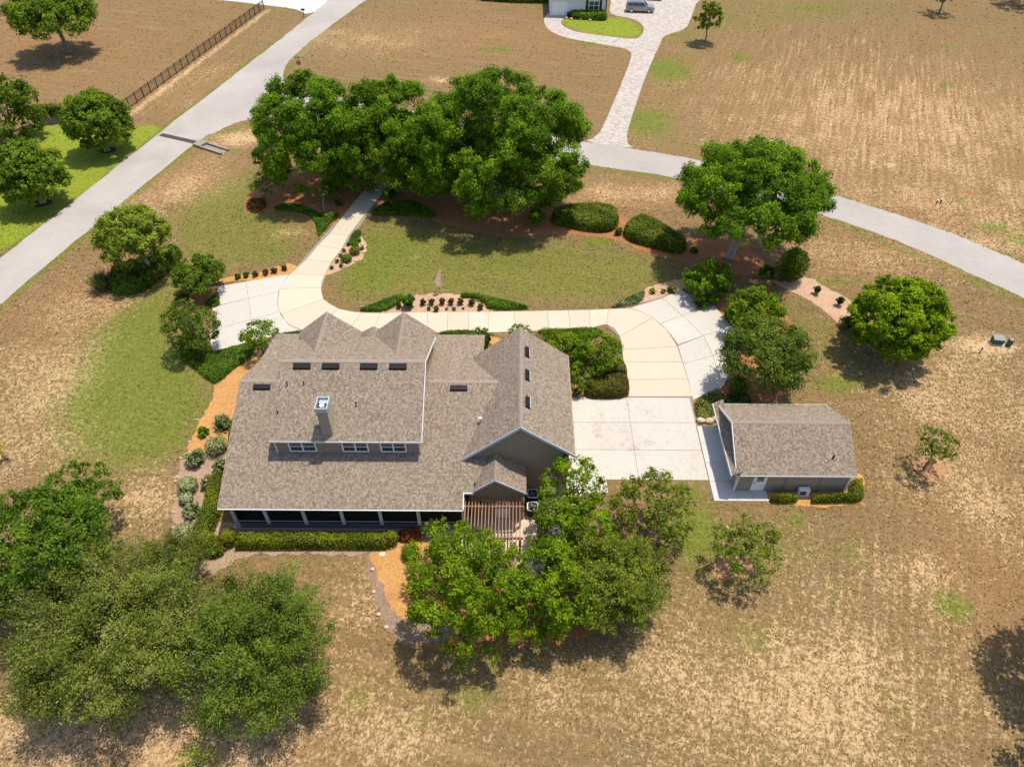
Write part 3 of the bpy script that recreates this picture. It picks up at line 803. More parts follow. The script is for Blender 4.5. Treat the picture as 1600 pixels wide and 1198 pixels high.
    lush = region([
        ([(-20, 335), (-20, 250), (40, 200), (100, 192), (160, 200), (243, 196), (247, 205), (150, 285), (60, 355), (-20, 405)], 1.0),
        ([(880, 27), (876, 38), (912, 52), (985, 61), (1003, 54), (1006, 45), (985, 29), (962, 27)], 0.75),
    ], 2)
    sand = 0.30 + blobs([
        (1400, 200, 30, 26, 0.42), (1500, 330, 14, 10, 0.40), (1580, 380, 8, 3, 0.5), (1250, 1080, 12, 7, 0.55), (1420, 1000, 9, 7, 0.28), (1500, 620, 10, 9, 0.45), (1550, 760, 8, 8, .40),
        (60, 600, 10, 9, 0.42), (130, 480, 7, 6, 0.38), (220, 330, 5, 6, 0.40), (300, 280, 5, 8, 0.42), (380, 215, 5, 3, 0.62), (560, 60, 16, 9, 0.36), (480, 60, 6, 8, .4), (960, 300, 12, 3, 0.45),
        (1350, 400, 12, 4, 0.38), (560, 930, 3, 4, 0.30), (300, 1130, 12, 5, 0.62), (600, 1150, 8, 3, 0.40), (900, 1080, 8, 4, 0.35), (1530, 540, 3.4, 2.0, 0.75), (60, 1140, 6, 4, 0.6),
        (330, 130, 9, 10, 0.28), (110, 140, 20, 14, 0.10), (1430, 900, 4, 3, 0.42), (230, 780, 4, 4, 0.45), (30, 700, 6, 5, .5), (1270, 640, 3, 3, .2), (1460, 1120, 8, 4, 0.3), (445, 365, 2.6, 1.4, 0.45), (690, 125, 3, 2, .5)])
    # fence-line strip of sand and the little bare mounds
    sand = np.clip(np.maximum(sand, blobs([(690, 126, 0.9, 0.8, 1.15), (345, 1165, 5, 2, 1.0), (1390, 258, 1.0, 0.8, 1.0), (1570, 545, 2.2, 0.7, 1.25), (645, 402, .9, .5, .9)])), 0, 1.3)
    A, B = G(200, 178)[:2], G(415, 16)[:2]; ab = B - A
    t = np.clip(((P - A) @ ab) / (ab @ ab), 0, 1); d = np.linalg.norm(P - A - t[:, None] * ab - np.array([0.4, -0.3]), axis=1)
    sand = np.maximum(sand, 1.05 * np.exp(-(d / 0.8) ** 2))
    row = blobs([(1350, 120, 34, 40, 1.0), (1400, 900, 16, 14, 0.6)])
    row2 = blobs([(250, 300, 18, 22, 1.0), (60, 560, 16, 12, 1.0), (350, 120, 16, 24, 1.0), (560, 60, 14, 12, 0.8)])
    warm = np.clip(blobs([(1380, 180, 34, 30, 0.8), (1480, 330, 14, 10, 0.9), (960, 310, 14, 5, 0.9), (1330, 400, 14, 6, 0.8), (760, 60, 26, 14, 0.75), (300, 290, 7, 9, 0.9), (110, 470, 8, 8, 0.8), (60, 80, 30, 26, 0.75), (300, 130, 12, 20, 0.6), (1540, 900, 5, 9, 0.9), (420, 360, 4, 2, 0.7), (230, 1150, 14, 4, 0.6), (560, 990, 6, 5, 0.35), (1500, 700, 8, 8, 0.4), (640, 440, 4, 2, .5), (900, 430, 6, 3, .4)]), 0, 1)
    V = np.column_stack([P, np.zeros(len(P))])
    h = 0.05 * np.sin(P[:, 0] * 0.21) * np.cos(P[:, 1] * 0.17)
    idx = np.arange(nx * ny).reshape(ny, nx)
    Q = np.stack([idx[:-1, :-1], idx[:-1, 1:], idx[1:, 1:], idx[1:, :-1]], -1).reshape(-1, 4)
    # outskirts reach the horizon
    S = 1500.0
    ov = np.array([(-S, -S, 0), (S, -S, 0), (S, y0, 0), (-S, y0, 0), (-S, y1, 0), (S, y1, 0), (S, S, 0), (-S, S, 0), (x0, y0, 0), (x0, y1, 0), (x1, y0, 0), (x1, y1, 0)])
    k = len(V); oq = np.array([(0, 1, 2, 3), (4, 5, 6, 7), (3, 8, 9, 4), (10, 2, 5, 11)]) + k
    V = np.concatenate([V, ov]); Q = np.concatenate([Q, oq])
    o = mesh_quads('ground', V, Q, ['ground'])
    for nm, a in (('green', green), ('lush', lush), ('sand', sand), ('row', row), ('row2', row2), ('warm', warm)):
        at = o.data.attributes.new(nm, 'FLOAT', 'POINT')
        at.data.foreach_set('value', np.r_[a, np.full(12, 0.3 if nm == 'sand' else 0.0)].astype(np.float32))
    return tag(o, 'dry brown mown grass field with green lawn patches', None, None, 'structure')
build_ground()

# roads
road_w = [(-120, 495), (0, 404), (120, 310), (250, 207), (350, 130), (440, 60), (500, 12), (530, -12), (590, -12), (570, 2), (525, 35), (482, 68), (455, 92), (444, 110), (444, 125), (452, 140),
          (560, 158), (720, 188), (889, 218), (1085, 249), (1200, 278), (1300, 304), (1400, 335), (1500, 370), (1600, 412), (1720, 466), (1720, 524), (1600, 466), (1500, 420), (1400, 376), (1300, 341), (1200, 312), (1060, 279), (905, 255),
          (720, 226), (560, 201), (470, 187), (430, 183), (400, 186), (370, 192), (335, 208), (305, 225), (150, 350), (0, 476), (-120, 575)]
sheet('road', road_w, 0.016, 'road', 'pale grey road with a T junction behind the oaks', k=9, jit=0.07)
mb = MB(); a, b = G(414, 157), G(447, 143)
mb.face(W([(414, 158), (421, 158.5), (449, 144), (443, 142)], 0.022))
tag(mb.build('stop_line', 'white_paint'), 'white painted stop line at the junction behind the oaks', None, None, 'structure')
sheet('driveway_apron', [(300, -3), (350, 1), (410, 8), (462, 15), (478, 22), (500, 14), (520, -6), (420, -9)], 0.010, 'concrete_grey', 'pale driveway joining the road at the far left corner', k=3, jit=0.02)

# neighbour's paver drive
sheet('paver_driveway', [(918, 221), (938, 206), (972, 128), (986, 90), (983, 80), (970, 75), (925, 67), (887, 60), (862, 50), (851, 38), (852, 26), (862, 19), (890, 22), (880, 30), (877, 38), (889, 46), (912, 52), (985, 61), (1001, 56), (1006, 46), (1000, 36), (985, 29),
       (955, 22), (955, 5), (965, -14), (1096, -14), (1088, 6), (1078, 32), (1069, 46), (1040, 56), (1031, 70), (1007, 125), (979, 212), (986, 231)], 0.012, 'paver', 'cream brick paver driveway of the far neighbour', k=3, jit=0.0)

# concrete driveway: one slab per pour
drive = MB()
soil = [(622, 236), (654, 240), (606, 292), (575, 335), (510, 430), (502, 450), (506, 468), (530, 483), (565, 489), (700, 488), (850, 486), (985, 481), (1065, 453), (1117, 478), (1151, 516), (1152, 562), (1130, 604), (1082, 628), (1108, 751),
        (950, 750), (895, 760), (895, 620), (981, 620), (972, 547), (968, 526), (947, 507), (800, 519), (600, 521), (478, 519), (430, 524), (374, 540), (333, 549), (326, 522), (340, 514), (332, 481), (345, 477), (339, 449), (452, 429), (522, 350)]
drive.face(W(soil, 0.006))
DRV = drive.build('driveway', 'culvert_concrete', tri=True)
tag(DRV, 'cream concrete loop driveway with parking pads', None, None, 'structure')
for i_ in (0,):
    if DRV.data.polygons[0].normal.z < 0: DRV.data.flip_normals()
def slab(pts, mat, world=False, z=0.055, gap=0.016):
    p = [q[:2] for q in (pts if world else W(pts))]
    p = offset_in(p, gap)
    mb = MB(); mb.prism(p, 0.0, z)
    c = np.mean(np.array(p), 0)
    o = mb.build('slab', mat, None, org=(c[0], c[1], 0), tri=True)
    o.parent = DRV
    return o
LR = [[(640, 216), (670, 220)], [(622, 238), (652, 241)], [(600, 264), (628, 268)], [(577, 290), (605, 292)], [(556, 313), (589, 315)], [(536, 338), (566, 341)], [(516.7, 364.3), (545, 368.5)], [(496.7, 384.3), (534, 390)], [(479, 406), (518.4, 409.4)], [(453, 429), (507.5, 430)]]
for (l0, r0), (l1, r1) in zip(LR, LR[1:]): slab([l0, r0, r1, l1], 'concrete_tan')
bend = [([(453, 429), (441, 445), (437, 452)], [(507.5, 430), (503, 441), (502, 450)]), ([(437, 452), (434, 475), (438, 492)], [(502, 450), (502.5, 459), (505.5, 468)]),
        ([(438, 492), (452, 508), (478, 519)], [(505.5, 468), (516, 476), (530, 483)]), ([(478, 519), (505, 521), (540, 521)], [(530, 483), (547, 487), (566, 489)])]
for L, R in bend: slab(L + R[::-1], 'concrete_tan')
ew = [((540, 521), (566, 489)), ((583, 521), (594, 489.5)), ((633, 521), (635, 489)), ((668, 520), (668, 488.5)), ((699, 520), (700, 488)), ((732, 520), (732, 488)), ((763, 520), (763, 487.5)), ((807, 519), (803, 487)), ((858, 517), (855, 486)), ((891, 515), (888, 485.5)), ((922, 513), (921, 485)), ((947.6, 507), (951, 483.5))]
for (b0, t0), (b1, t1) in zip(ew, ew[1:]): slab([b0, b1, t1, t0], 'concrete_tan')
cv = [([(951, 483.5), (985, 482), (1003, 488), (1020, 497)], [(947.6, 507), (960, 514), (968.3, 526)]), ([(1020, 497), (1043, 517), (1058, 542)], [(968.3, 526), (971, 536), (972, 546.8)]),
      ([(1058, 542), (1066, 566)], [(972, 546.8), (974, 565.5)]), ([(1066, 566), (1075, 593)], [(974, 565.5), (981.6, 593.5)]), ([(1075, 593), (1082, 620)], [(981.6, 593.5), (982, 620)])]
for O, I in cv: slab(O + I[::-1], 'concrete_tan')
for q in ([(338.7, 448.5), (384, 440.5), (388.5, 467), (344.7, 477)], [(384, 440.5), (452, 429), (441, 446), (435.5, 456), (388.5, 467)], [(331.6, 480.5), (388.5, 467), (393, 500), (340.5, 514)],
          [(388.5, 467), (435.5, 456), (433.5, 475), (437, 487), (393, 500)], [(326, 522), (340.5, 514), (393, 500), (401, 532), (374, 539.5), (332.8, 549.4)], [(393, 500), (437, 487), (451, 508), (474, 518), (430, 525), (401, 532)],
          [(985, 481.5), (1035, 466.7), (1065.9, 493.5), (1031.5, 506.6), (1020, 497), (1003, 488)], [(1035, 466.7), (1063.5, 452.5), (1098, 480), (1065.9, 493.5)], [(1031.5, 506.6), (1065.9, 493.5), (1099, 525), (1059.5, 539), (1043, 517)],
          [(1065.9, 493.5), (1098, 480), (1115.4, 477.7), (1135, 500), (1143, 511), (1099, 525)], [(1059, 541), (1099, 525), (1114, 556.3), (1067.5, 569)], [(1099, 525), (1143, 511), (1150.6, 516), (1152.5, 548), (1114, 556.3)],
          [(1067.5, 569), (1114, 556.3), (1128, 604), (1106.5, 613), (1083, 626), (1075, 593)], [(1114, 556.3), (1152.5, 548), (1152, 562), (1130, 604), (1128, 604)]):
    slab(q, 'concrete_white')
ys = [34.30, 37.35, 40.36, 43.30]
for xa, xb in ((3.95, 9.72), (9.72, 15.24)):
    for ya, yb in zip(ys, ys[1:]): slab([(xa, ya), (xb, ya), (xb, yb), (xa, yb)], 'concrete_white', True)
slab([(3.95, 33.0), (7.2, 33.0), (7.2, 34.3), (3.95, 34.3)], 'concrete_white', True)
DRVW = sheet('workshop_walkway', [(15.26, 32.33), (19.5, 32.33), (19.5, 33.55), (17.2, 33.6), (17.2, 40.0), (15.26, 40.0)], 0.006, 'mulch_brown', 'white concrete walkway round the workshop corner', smooth=False, world=True)
DRV = DRVW
for a, b in ((32.33, 34.2), (34.2, 36.1), (36.1, 38.05), (38.05, 40.0)): slab([(15.28, a), (17.12, a), (17.12, b), (15.28, b)], 'concrete_grey', True, gap=0.012)
for a, b in ((17.12, 18.3), (18.3, 19.5)): slab([(a, 32.33), (b, 32.33), (b, 33.36), (a, 33.36)], 'concrete_grey', True, gap=0.012)

# mulch beds
sheet('mulch_bed', [(412, 545), (396, 560), (368, 575), (337, 601), (331, 623), (311, 661), (292, 703), (300, 712), (350, 706), (372, 690), (385, 620)], 0.012, 'mulch_orange', 'fresh orange mulch bed along the left side of the house', jit=0.09, k=7)
sheet('mulch_bed', [(300, 700), (285, 720), (275, 750), (270, 800), (274, 858), (290, 888), (330, 896), (390, 868), (480, 866), (585, 862), (700, 840), (700, 815), (345, 815), (355, 740), (362, 695)], 0.008, 'mulch_faded', 'faded brown mulch bed wrapping the porch corner', jit=0.13, k=9)
sheet('mulch_bed', [(586, 858), (582, 880), (596, 905), (607, 940), (628, 965), (650, 972), (668, 940), (680, 880), (690, 850), (640, 845)], 0.016, 'mulch_orange', 'bright orange mulch path below the porch hedge', jit=0.09, k=7)
sheet('mulch_bed', [(578, 862), (572, 880), (586, 930), (600, 970), (625, 1000), (660, 1005), (700, 1000), (700, 960), (640, 955), (612, 930), (596, 885), (590, 862)], 0.012, 'mulch_brown', 'grey brown mulch border beside the orange path', jit=0.09, k=7)
sheet('mulch_bed', [(640, 930), (700, 900), (830, 905), (930, 900), (960, 960), (900, 1000), (800, 1010), (690, 1020), (650, 990)], 0.004, 'mulch_rust', 'rust mulch under the patio trees', jit=0.09, k=7)
sheet('mulch_bed', [(383, 325), (388, 308), (410, 292), (450, 280), (520, 268), (600, 280), (560, 318), (520, 350), (490, 345), (440, 328), (400, 334)], 0.012, 'mulch_rust', 'rust mulch bed under the left oak', jit=0.09, k=7)
sheet('mulch_bed', [(600, 296), (640, 285), (720, 300), (860, 330), (930, 322), (985, 342), (1040, 362), (1090, 372), (1150, 378), (1190, 402), (1200, 425), (1180, 432), (1100, 420), (1060, 408), (1010, 394), (960, 374), (880, 366), (800, 372), (760, 366), (700, 352), (640, 335), (580, 332)], 0.012, 'mulch_rust', 'long rust mulch bed under the oaks behind the lawn', jit=0.09, k=7)
sheet('mulch_bed', [(1180, 428), (1215, 440), (1262, 434), (1300, 455), (1345, 482), (1350, 500), (1318, 508), (1265, 470), (1200, 440)], 0.016, 'mulch_pink', 'pale pink mulch strip right of the dark conical shrub', jit=0.09, k=7)
sheet('mulch_bed', [(604, 488), (625, 474), (645, 463), (670, 459), (700, 459), (725, 463), (745, 472), (765, 486.5)], 0.012, 'mulch_pink', 'pink mulch bed round the flagpole', jit=0.09, k=7)
sheet('mulch_bed', [(995, 474), (1003, 458), (1025, 445), (1062, 437), (1075, 445), (1064, 452)], 0.012, 'mulch_pink', 'small mulch bed left of the parking pad', jit=0.09, k=7)
sheet('mulch_bed', [(507, 431), (525, 404), (552, 372), (566, 372), (572, 390), (566, 405), (540, 418)], 0.012, 'mulch_pink', 'stony bed on the inner side of the drive', jit=0.09, k=7)
sheet('mulch_bed', [(350, 440), (345, 436), (400, 426), (450, 412), (462, 418), (450, 428), (400, 437)], 0.012, 'mulch_orange', 'narrow orange mulch strip above the left parking pad', jit=0.09, k=7)
sheet('mulch_bed', [(275, 475), (290, 455), (330, 450), (340, 462), (325, 482), (290, 490)], 0.012, 'mulch_rust', 'mulch under the small dark tree by the left pad', jit=0.09, k=7)
sheet('mulch_bed', [(1115, 480), (1160, 455), (1215, 470), (1245, 540), (1230, 610), (1180, 640), (1110, 660), (1092, 655), (1085, 630), (1110, 616), (1132, 606), (1156, 562), (1153, 515)], 0.008, 'mulch_rust', 'orange brown mulch bed between parking pad and workshop', jit=0.09, k=7)
sheet('mulch_bed', [(1200, 768), (1205, 785), (1240, 790), (1270, 792), (1340, 788), (1348, 780), (1346, 740), (1325, 745), (1322, 766)], 0.012, 'mulch_orange', 'orange mulch strip below the workshop wall', jit=0.09, k=7)
sheet('mulch_bed', [(1425, 730), (1440, 718), (1465, 720), (1477, 733), (1468, 746), (1440, 748)], 0.008, 'mulch_ring', 'mulch ring under the small tree right of the workshop', jit=0.16, k=7)
sheet('mulch_bed', [(1110, 888), (1125, 870), (1160, 865), (1180, 885), (1165, 905), (1130, 908)], 0.008, 'mulch_ring', 'mulch ring under the small tree below the workshop', jit=0.16, k=7)
sheet('mulch_bed', [(740, 520), (760, 524), (830, 540), (880, 560), (930, 625), (890, 625), (700, 530)], 0.004, 'mulch_orange', 'orange mulch beside the garage shrubs', jit=0.0)
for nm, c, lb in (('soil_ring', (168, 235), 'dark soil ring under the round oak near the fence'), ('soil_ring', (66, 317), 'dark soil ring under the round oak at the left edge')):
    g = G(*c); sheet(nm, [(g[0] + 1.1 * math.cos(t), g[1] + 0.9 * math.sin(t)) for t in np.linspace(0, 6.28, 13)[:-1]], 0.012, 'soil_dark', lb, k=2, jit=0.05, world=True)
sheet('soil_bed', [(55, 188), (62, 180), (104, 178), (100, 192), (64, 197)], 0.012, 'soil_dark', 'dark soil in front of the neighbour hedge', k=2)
sheet('patio', [(700, 822), (722, 806), (824, 806), (850, 780), (905, 765), (915, 790), (860, 850), (846, 908), (785, 908), (745, 880), (700, 866)], 0.020, 'patio_stone', 'pale tan paved patio under the pergola', smooth=False, k=2)

# drain across the road and its concrete outlet
root = empty('road_drain', tuple(G(275, 218)))
a, b = G(251, 210.5), G(306, 223); dv = Vector((b[0] - a[0], b[1] - a[1], 0)); L = dv.length; u = dv.normalized()
mb = MB(); c = (a + b) / 2; mb.obox(c, u, L / 2, 0.42, 0.018, 0.024); mb.build('channel', 'soil_dark', root)
for i in range(16):
    q = Vector(a) + u * (L * (i + 0.5) / 16); MB().obox(q, u, L / 36, 0.40, 0.024, 0.036).build('grate', 'drain_iron', root)
tag(root, 'dark iron drain grate running across the left road', 'drain')
root = empty('culvert', tuple(G(330, 230)))
a, b = G(309, 225), G(352, 239); u = Vector((b[0] - a[0], b[1] - a[1], 0)); L = u.length; u.normalize(); n_ = Vector((-u.y, u.x, 0)); c = (Vector(a) + Vector(b)) / 2
for s in (-1, 1): MB().obox(c + n_ * (0.62 * s) + u * 0.5, u, L / 2 - 0.5, 0.14, 0, 0.28).build('side_wall', 'culvert_concrete', root)
MB().obox(c + u * 0.5, u, L / 2 - 0.55, 0.47, 0.004, 0.03).build('channel_floor', 'culvert_concrete', root)
MB().obox(Vector(a) + u * 0.6, u, 0.65, 0.78, 0.0, 0.34).build('headwall', 'culvert_concrete', root)
tag(root, 'low concrete culvert outlet beside the road drain', 'culvert')

# ------------------------------------------------------------------ main house
HOUSE = empty('main_house', (-9.0, 38.0, 0.0))
tag(HOUSE, 'large brown house with grey brown shingle roofs, upper dormer and screened porch', 'house')
def roof(poly, slope_axis, name='roof', parent=HOUSE, th=0.17, mat='shingle'):
    """poly: 3-D points of one plane; slope_axis 'y' when the slope runs along y"""
    P = [Vector(p) for p in poly]
    nrm = (P[1] - P[0]).cross(P[2] - P[0]).normalized()
    if nrm.z < 0: P.reverse(); nrm = -nrm
    if slope_axis == 'y': k = math.sqrt(1 + (nrm.y / nrm.z) ** 2); uvf = lambda p: (p.x, p.y * k * (1 if nrm.y < 0 else -1) + 50)
    else: k = math.sqrt(1 + (nrm.x / nrm.z) ** 2); uvf = lambda p: (p.y, p.x * k * (1 if nrm.x < 0 else -1) + 50)
    mb = MB(); n = len(P)
    mb.face(P, [uvf(p) for p in P])
    D = Vector((0, 0, -th)); B = [p + D for p in P]
    mb.face(B[::-1])
    for i in range(n): mb.face([P[i], B[i], B[(i + 1) % n], P[(i + 1) % n]])
    return mb.build(name, mat, parent, tri=True)
def ridge_cap(a, b, parent=HOUSE, w=0.17, drop=0.0):
    a, b = Vector(a), Vector(b); L = (b - a).length; n = int(L / 0.2); d = (b - a) / n; u = d.normalized()
    sx = Vector((-u.y, u.x, 0)); mb = MB()
    for i in range(n):
        p = a + d * i + Vector((0, 0, 0.035)); q = p + d * 1.15 + Vector((0, 0, -0.02))
        f = Vector((0, 0, -drop))
        mb.face([p - sx * w + f, p, q, q - sx * w + f]); mb.face([p, p + sx * w + f, q + sx * w + f, q])
    o = mb.build('ridge_cap', 'ridge', parent); o['kind'] = 'stuff'
    return o
plain('ridge', (0.27, 0.215, 0.172), 0.9, 0.15, var=0.35, scale=7)

XL, ZE, YE, YR, ZR = -21.1, 3.13, 29.19, 38.48, 6.71
SF = (ZR - ZE) / (YR - YE)
mz = lambda y: ZE + SF * (y - YE)
YB, ZB, YBE, ZBE = 42.6, 4.93, 47.16, 3.87
fp = lambda x, y: (x, y, mz(y))
roof([fp(XL, YE), fp(-3.72, YE), fp(-3.72, 30.38), fp(-3.06, 30.38), fp(-1.9, 32.72), fp(-1.9, 32.98), fp(-0.3, 32.98), fp(-0.3, YR), fp(XL, YR)], 'y')
roof([(XL, YR, ZR), (-0.3, YR, ZR), (-0.3, YB, ZB), (XL, YB, ZB)], 'y')
roof([(XL, YB, ZB), (-2.74, YB, ZB), (-2.74, YBE, ZBE), (XL, YBE, ZBE)], 'y')
ridge_cap((XL, YR, ZR), (-17.6, YR, ZR), drop=0.07); ridge_cap((-6.7, YR, ZR), (-1.3, YR, ZR), drop=0.07)
# walls under the main roof
prof = [(32.6, 0.0), (32.6, mz(32.6) - 0.24), (YR, ZR - 0.26), (YB, ZB - 0.24), (44.6, 4.2), (44.6, 0.0)]
mb = MB(); mb.prism_dir([(-20.55, y, z) for y, z in prof], (17.2, 0, 0)); mb.build('wall', 'siding_brown', HOUSE, tri=True)
# front porch on the far side
for x in (-20.4, -16.5, -12.6, -8.8, -5.0, -3.1): MB().box(x - 0.1, x + 0.1, 46.6, 46.8, 0.1, 3.75).build('porch_post', 'white_trim', HOUSE)
MB().box(-20.8, -2.9, 44.6, 47.0, 0.0, 0.12).build('porch_floor', 'concrete_grey', HOUSE)
# screened back porch
MB().box(-20.9, -3.55, 29.58, 32.6, 0.0, 0.10).build('porch_floor', 'concrete_grey', HOUSE)
MB().box(-20.55, -3.6, 29.60, 29.72, 0.10, 0.75).build('knee_wall', 'knee_wall', HOUSE)
MB().box(-20.67, -20.55, 29.60, 32.6, 0.10, 0.75).build('knee_wall', 'knee_wall', HOUSE)
posts = [-20.43, -18.08, -15.31, -12.55, -9.76, -6.99, -3.75]
for x in posts: MB().box(x - 0.12, x + 0.12, 29.50, 29.74, 0.10 if x < -20 else 0.75, mz(29.5) - 0.2).build('porch_post', 'grey_trim', HOUSE)
for a, b in zip(posts, posts[1:]):
    MB().box(a + 0.12, b - 0.12, 29.62, 29.635, 0.75, mz(29.6) - 0.22).build('screen', 'screen', HOUSE)
    MB().box(a + 0.12, b - 0.12, 29.59, 29.62, 0.97, 1.02).build('screen_rail', 'grey_trim', HOUSE)
MB().box(-20.63, -20.61, 29.74, 32.5, 0.75, 3.1).build('screen', 'screen', HOUSE)
MB().box(XL, -3.70, YE - 0.07, YE - 0.005, ZE - 0.11, ZE - 0.03).build('gutter', 'white_trim', HOUSE)
MB().box(-3.715, -3.66, YE - 0.05, 30.38, ZE - 0.16, ZE - 0.02).build('fascia', 'white_trim', HOUSE)
mb = MB(); mb.bar((-3.69, YE - .02, ZE - .03), (-3.69, 30.4, mz(30.4) - .03), 0.06, 0.16); mb.build('rake_trim', 'white_trim', HOUSE)
mb = MB(); mb.bar((XL - 0.02, YE, ZE - 0.06), (XL - 0.02, YR, ZR - 0.06), 0.035, 0.14); mb.bar((XL - 0.02, YR, ZR - 0.06), (XL - 0.02, YB, ZB - 0.06), 0.035, 0.14); mb.build('rake_trim', 'siding_brown', HOUSE)

# upper storey
UXL, UXR, UYE, UZE, UYR, UZR, UYB = -17.65, -6.72, 32.87, 6.17, 38.45, 8.85, 44.5
UZB = UZR - 0.49 * (UYB - UYR)
roof([(UXL, UYE, UZE), (UXR, UYE, UZE), (UXR, UYR, UZR), (UXL, UYR, UZR)], 'y')
roof([(UXL, UYR, UZR), (UXR, UYR, UZR), (UXR, UYB, UZB), (UXL, UYB, UZB)], 'y')
ridge_cap((UXL, UYR, UZR), (UXR, UYR, UZR), drop=0.08)
prof = [(33.12, 4.2), (33.12, UZE - 0.06), (UYR, UZR - 0.25), (44.2, UZB + 0.1 - 0.2), (44.2, 4.2)]
mb = MB(); mb.prism_dir([(-17.38, y, z) for y, z in prof], (10.45, 0, 0)); mb.build('upper_wall', 'siding_brown', HOUSE, tri=True)
mb = MB()
for a, b in (((UXR + 0.02, UYE - .02, UZE - 0.05), (UXR + 0.02, UYR, UZR - 0.05)), ((UXR + 0.02, UYR, UZR - 0.05), (UXR + 0.02, UYB, UZB - 0.05))): mb.bar(a, b, 0.04, 0.16)
mb.build('rake_trim', 'white_trim', HOUSE)
MB().box(UXL, UXR, UYE - 0.05, UYE - 0.004, UZE - 0.15, UZE - 0.01).build('gutter', 'grey_trim', HOUSE)
for x in (-17.40, -6.95): MB().box(x - 0.05, x + 0.05, 33.06, 33.115, 4.60, UZE - 0.16).build('corner_trim', 'white_trim', HOUSE)
for xa, xb in ((-16.46, -14.46), (-12.59, -10.67), (-9.81, -7.92)):
    w = MB(); z0, z1 = 4.78, 5.98; y = 33.07
    w.box(xa, xb, y, y + 0.045, z0, z0 + 0.10); w.box(xa, xb, y, y + 0.045, z1 - 0.08, z1)
    for q in (xa, (xa + xb) / 2 - 0.05, xb - 0.10): w.box(q, q + 0.10, y - 0.002, y + 0.044, z0 + 0.1, z1 - 0.08)
    w.box(xa + .1, xb - .1, y + 0.012, y + 0.042, 5.32, 5.37)
    wo_ = w.build('window', 'white_paint', HOUSE)
    for a, b in ((xa + 0.1, (xa + xb) / 2 - 0.05), ((xa + xb) / 2 + 0.05, xb - 0.10)):
        MB().box(a, b, y + 0.022, y + 0.032, z0 + 0.10, 5.32).build('pane', 'glass', wo_)
        MB().box(a, b, y + 0.022, y + 0.032, 5.37, z1 - 0.08).build('pane', 'glass', wo_)

# chimney
us = (UZR - UZE) / (UYR - UYE); uz = lambda y: UZE + us * (y - UYE)
ch = MB().box(-13.83, -13.08, 33.29, 34.35, uz(33.29) - 0.3, 8.85).build('chimney', 'siding_khaki', HOUSE)
cap = MB()
cap.box(-13.90, -13.01, 33.22, 33.30, 8.80, 9.20).box(-13.90, -13.01, 34.34, 34.42, 8.80, 9.20).box(-13.90, -13.82, 33.30, 34.34, 8.80, 9.20).box(-13.09, -13.01, 33.30, 34.34, 8.80, 9.20)
cap.build('cap', 'galvanised', ch)
MB().box(-13.82, -13.09, 33.30, 34.34, 8.853, 8.90).build('cap_pan', 'dark_interior', ch)
MB().cyl((-13.45, 33.66), 0.17, 8.85, 9.12, 16).build('flue', 'white_paint', ch)
MB().box(-13.75, -13.15, 33.95, 34.28, 8.9, 9.0).build('damper', 'galvanised', ch)

# gables facing the drive
def gable_y(xr, zr_, ya, yb, xl, zl, xr2, zr2, va, vb, cap=True):
    roof([(xr, ya - 0.2, zr_), (xr, yb, zr_), (xl, yb, zl), (xl, va, zl)], 'x')
    roof([(xr, ya - 0.2, zr_), (xr, yb, zr_), (xr2, yb, zr2), (xr2, vb, zr2)], 'x')
    if cap: ridge_cap((xr, ya, zr_), (xr, yb, zr_), drop=0.13, w=0.15)
gable_y(-15.60, 7.84, 40.5, 45.40, -18.24, 5.69, -13.0, 5.69, 44.75, 44.75)
gable_y(-9.25, 7.84, 40.5, 45.40, -11.75, 5.80, -6.75, 5.72, 44.5, 44.6)
for xa, xm, xb in ((-18.0, -15.6, -13.25), (-11.5, -9.25, -7.0)):
    mb = MB(); mb.prism_dir([(xa, 44.2, 3.6), (xb, 44.2, 3.6), (xb, 44.2, 5.65), (xm, 44.2, 7.6), (xa, 44.2, 5.65)], (0, 0.9, 0)); mb.build('gable_wall', 'siding_brown', HOUSE)
gable_y(-12.25, 5.35, 43.5, 46.5, -13.6, 4.55, -10.9, 4.55, 44.5, 44.5, False)

# garage wing
GX, GZ, GY0, GY1 = 0.33, 8.11, 32.63, 43.24
sl = 0.848; sr = 0.77
lz = lambda x: GZ - sl * (GX - x); rz = lambda x: GZ - sr * (x - GX)
roof([(GX, GY0, GZ), (GX, GY1, GZ), (-3.98, GY1, lz(-3.98)), (-1.55, YR, lz(-1.55)), (-4.0, GY0, lz(-4.0))], 'x')
roof([(GX, GY0, GZ), (GX, GY1, GZ), (4.29, GY1, rz(4.29)), (4.29, GY0, rz(4.29))], 'x')
ridge_cap((GX, GY0, GZ), (GX, GY1, GZ), drop=0.13)
mb = MB(); mb.prism_dir([(-3.2, 32.9, 0), (3.9, 32.9, 0), (3.9, 32.9, rz(3.9) - 0.2), (GX, 32.9, GZ - 0.24), (-3.2, 32.9, lz(-3.2) - 0.2)], (0, 10.05, 0)); mb.build('garage_wall', 'siding_brown', HOUSE, tri=True)
mb = MB(); mb.bar((-4.0, GY0 - 0.025, lz(-4.0) - 0.09), (GX, GY0 - 0.025, GZ - 0.09), 0.045, 0.20); mb.bar((GX, GY0 - 0.025, GZ - 0.09), (4.29, GY0 - 0.025, rz(4.29) - 0.09), 0.045, 0.20); mb.build('rake_trim', 'grey_trim', HOUSE)
MB().box(4.292, 4.36, GY0, GY1, rz(4.29) - 0.16, rz(4.29) - 0.04).build('gutter', 'siding_brown', HOUSE)
d = MB().box(2.28, 3.12, 32.84, 32.895, 0.1, 2.2).build('side_door', 'white_paint', HOUSE)
MB().box(2.42, 2.98, 32.828, 32.838, 1.2, 2.05).build('pane', 'glass', d)
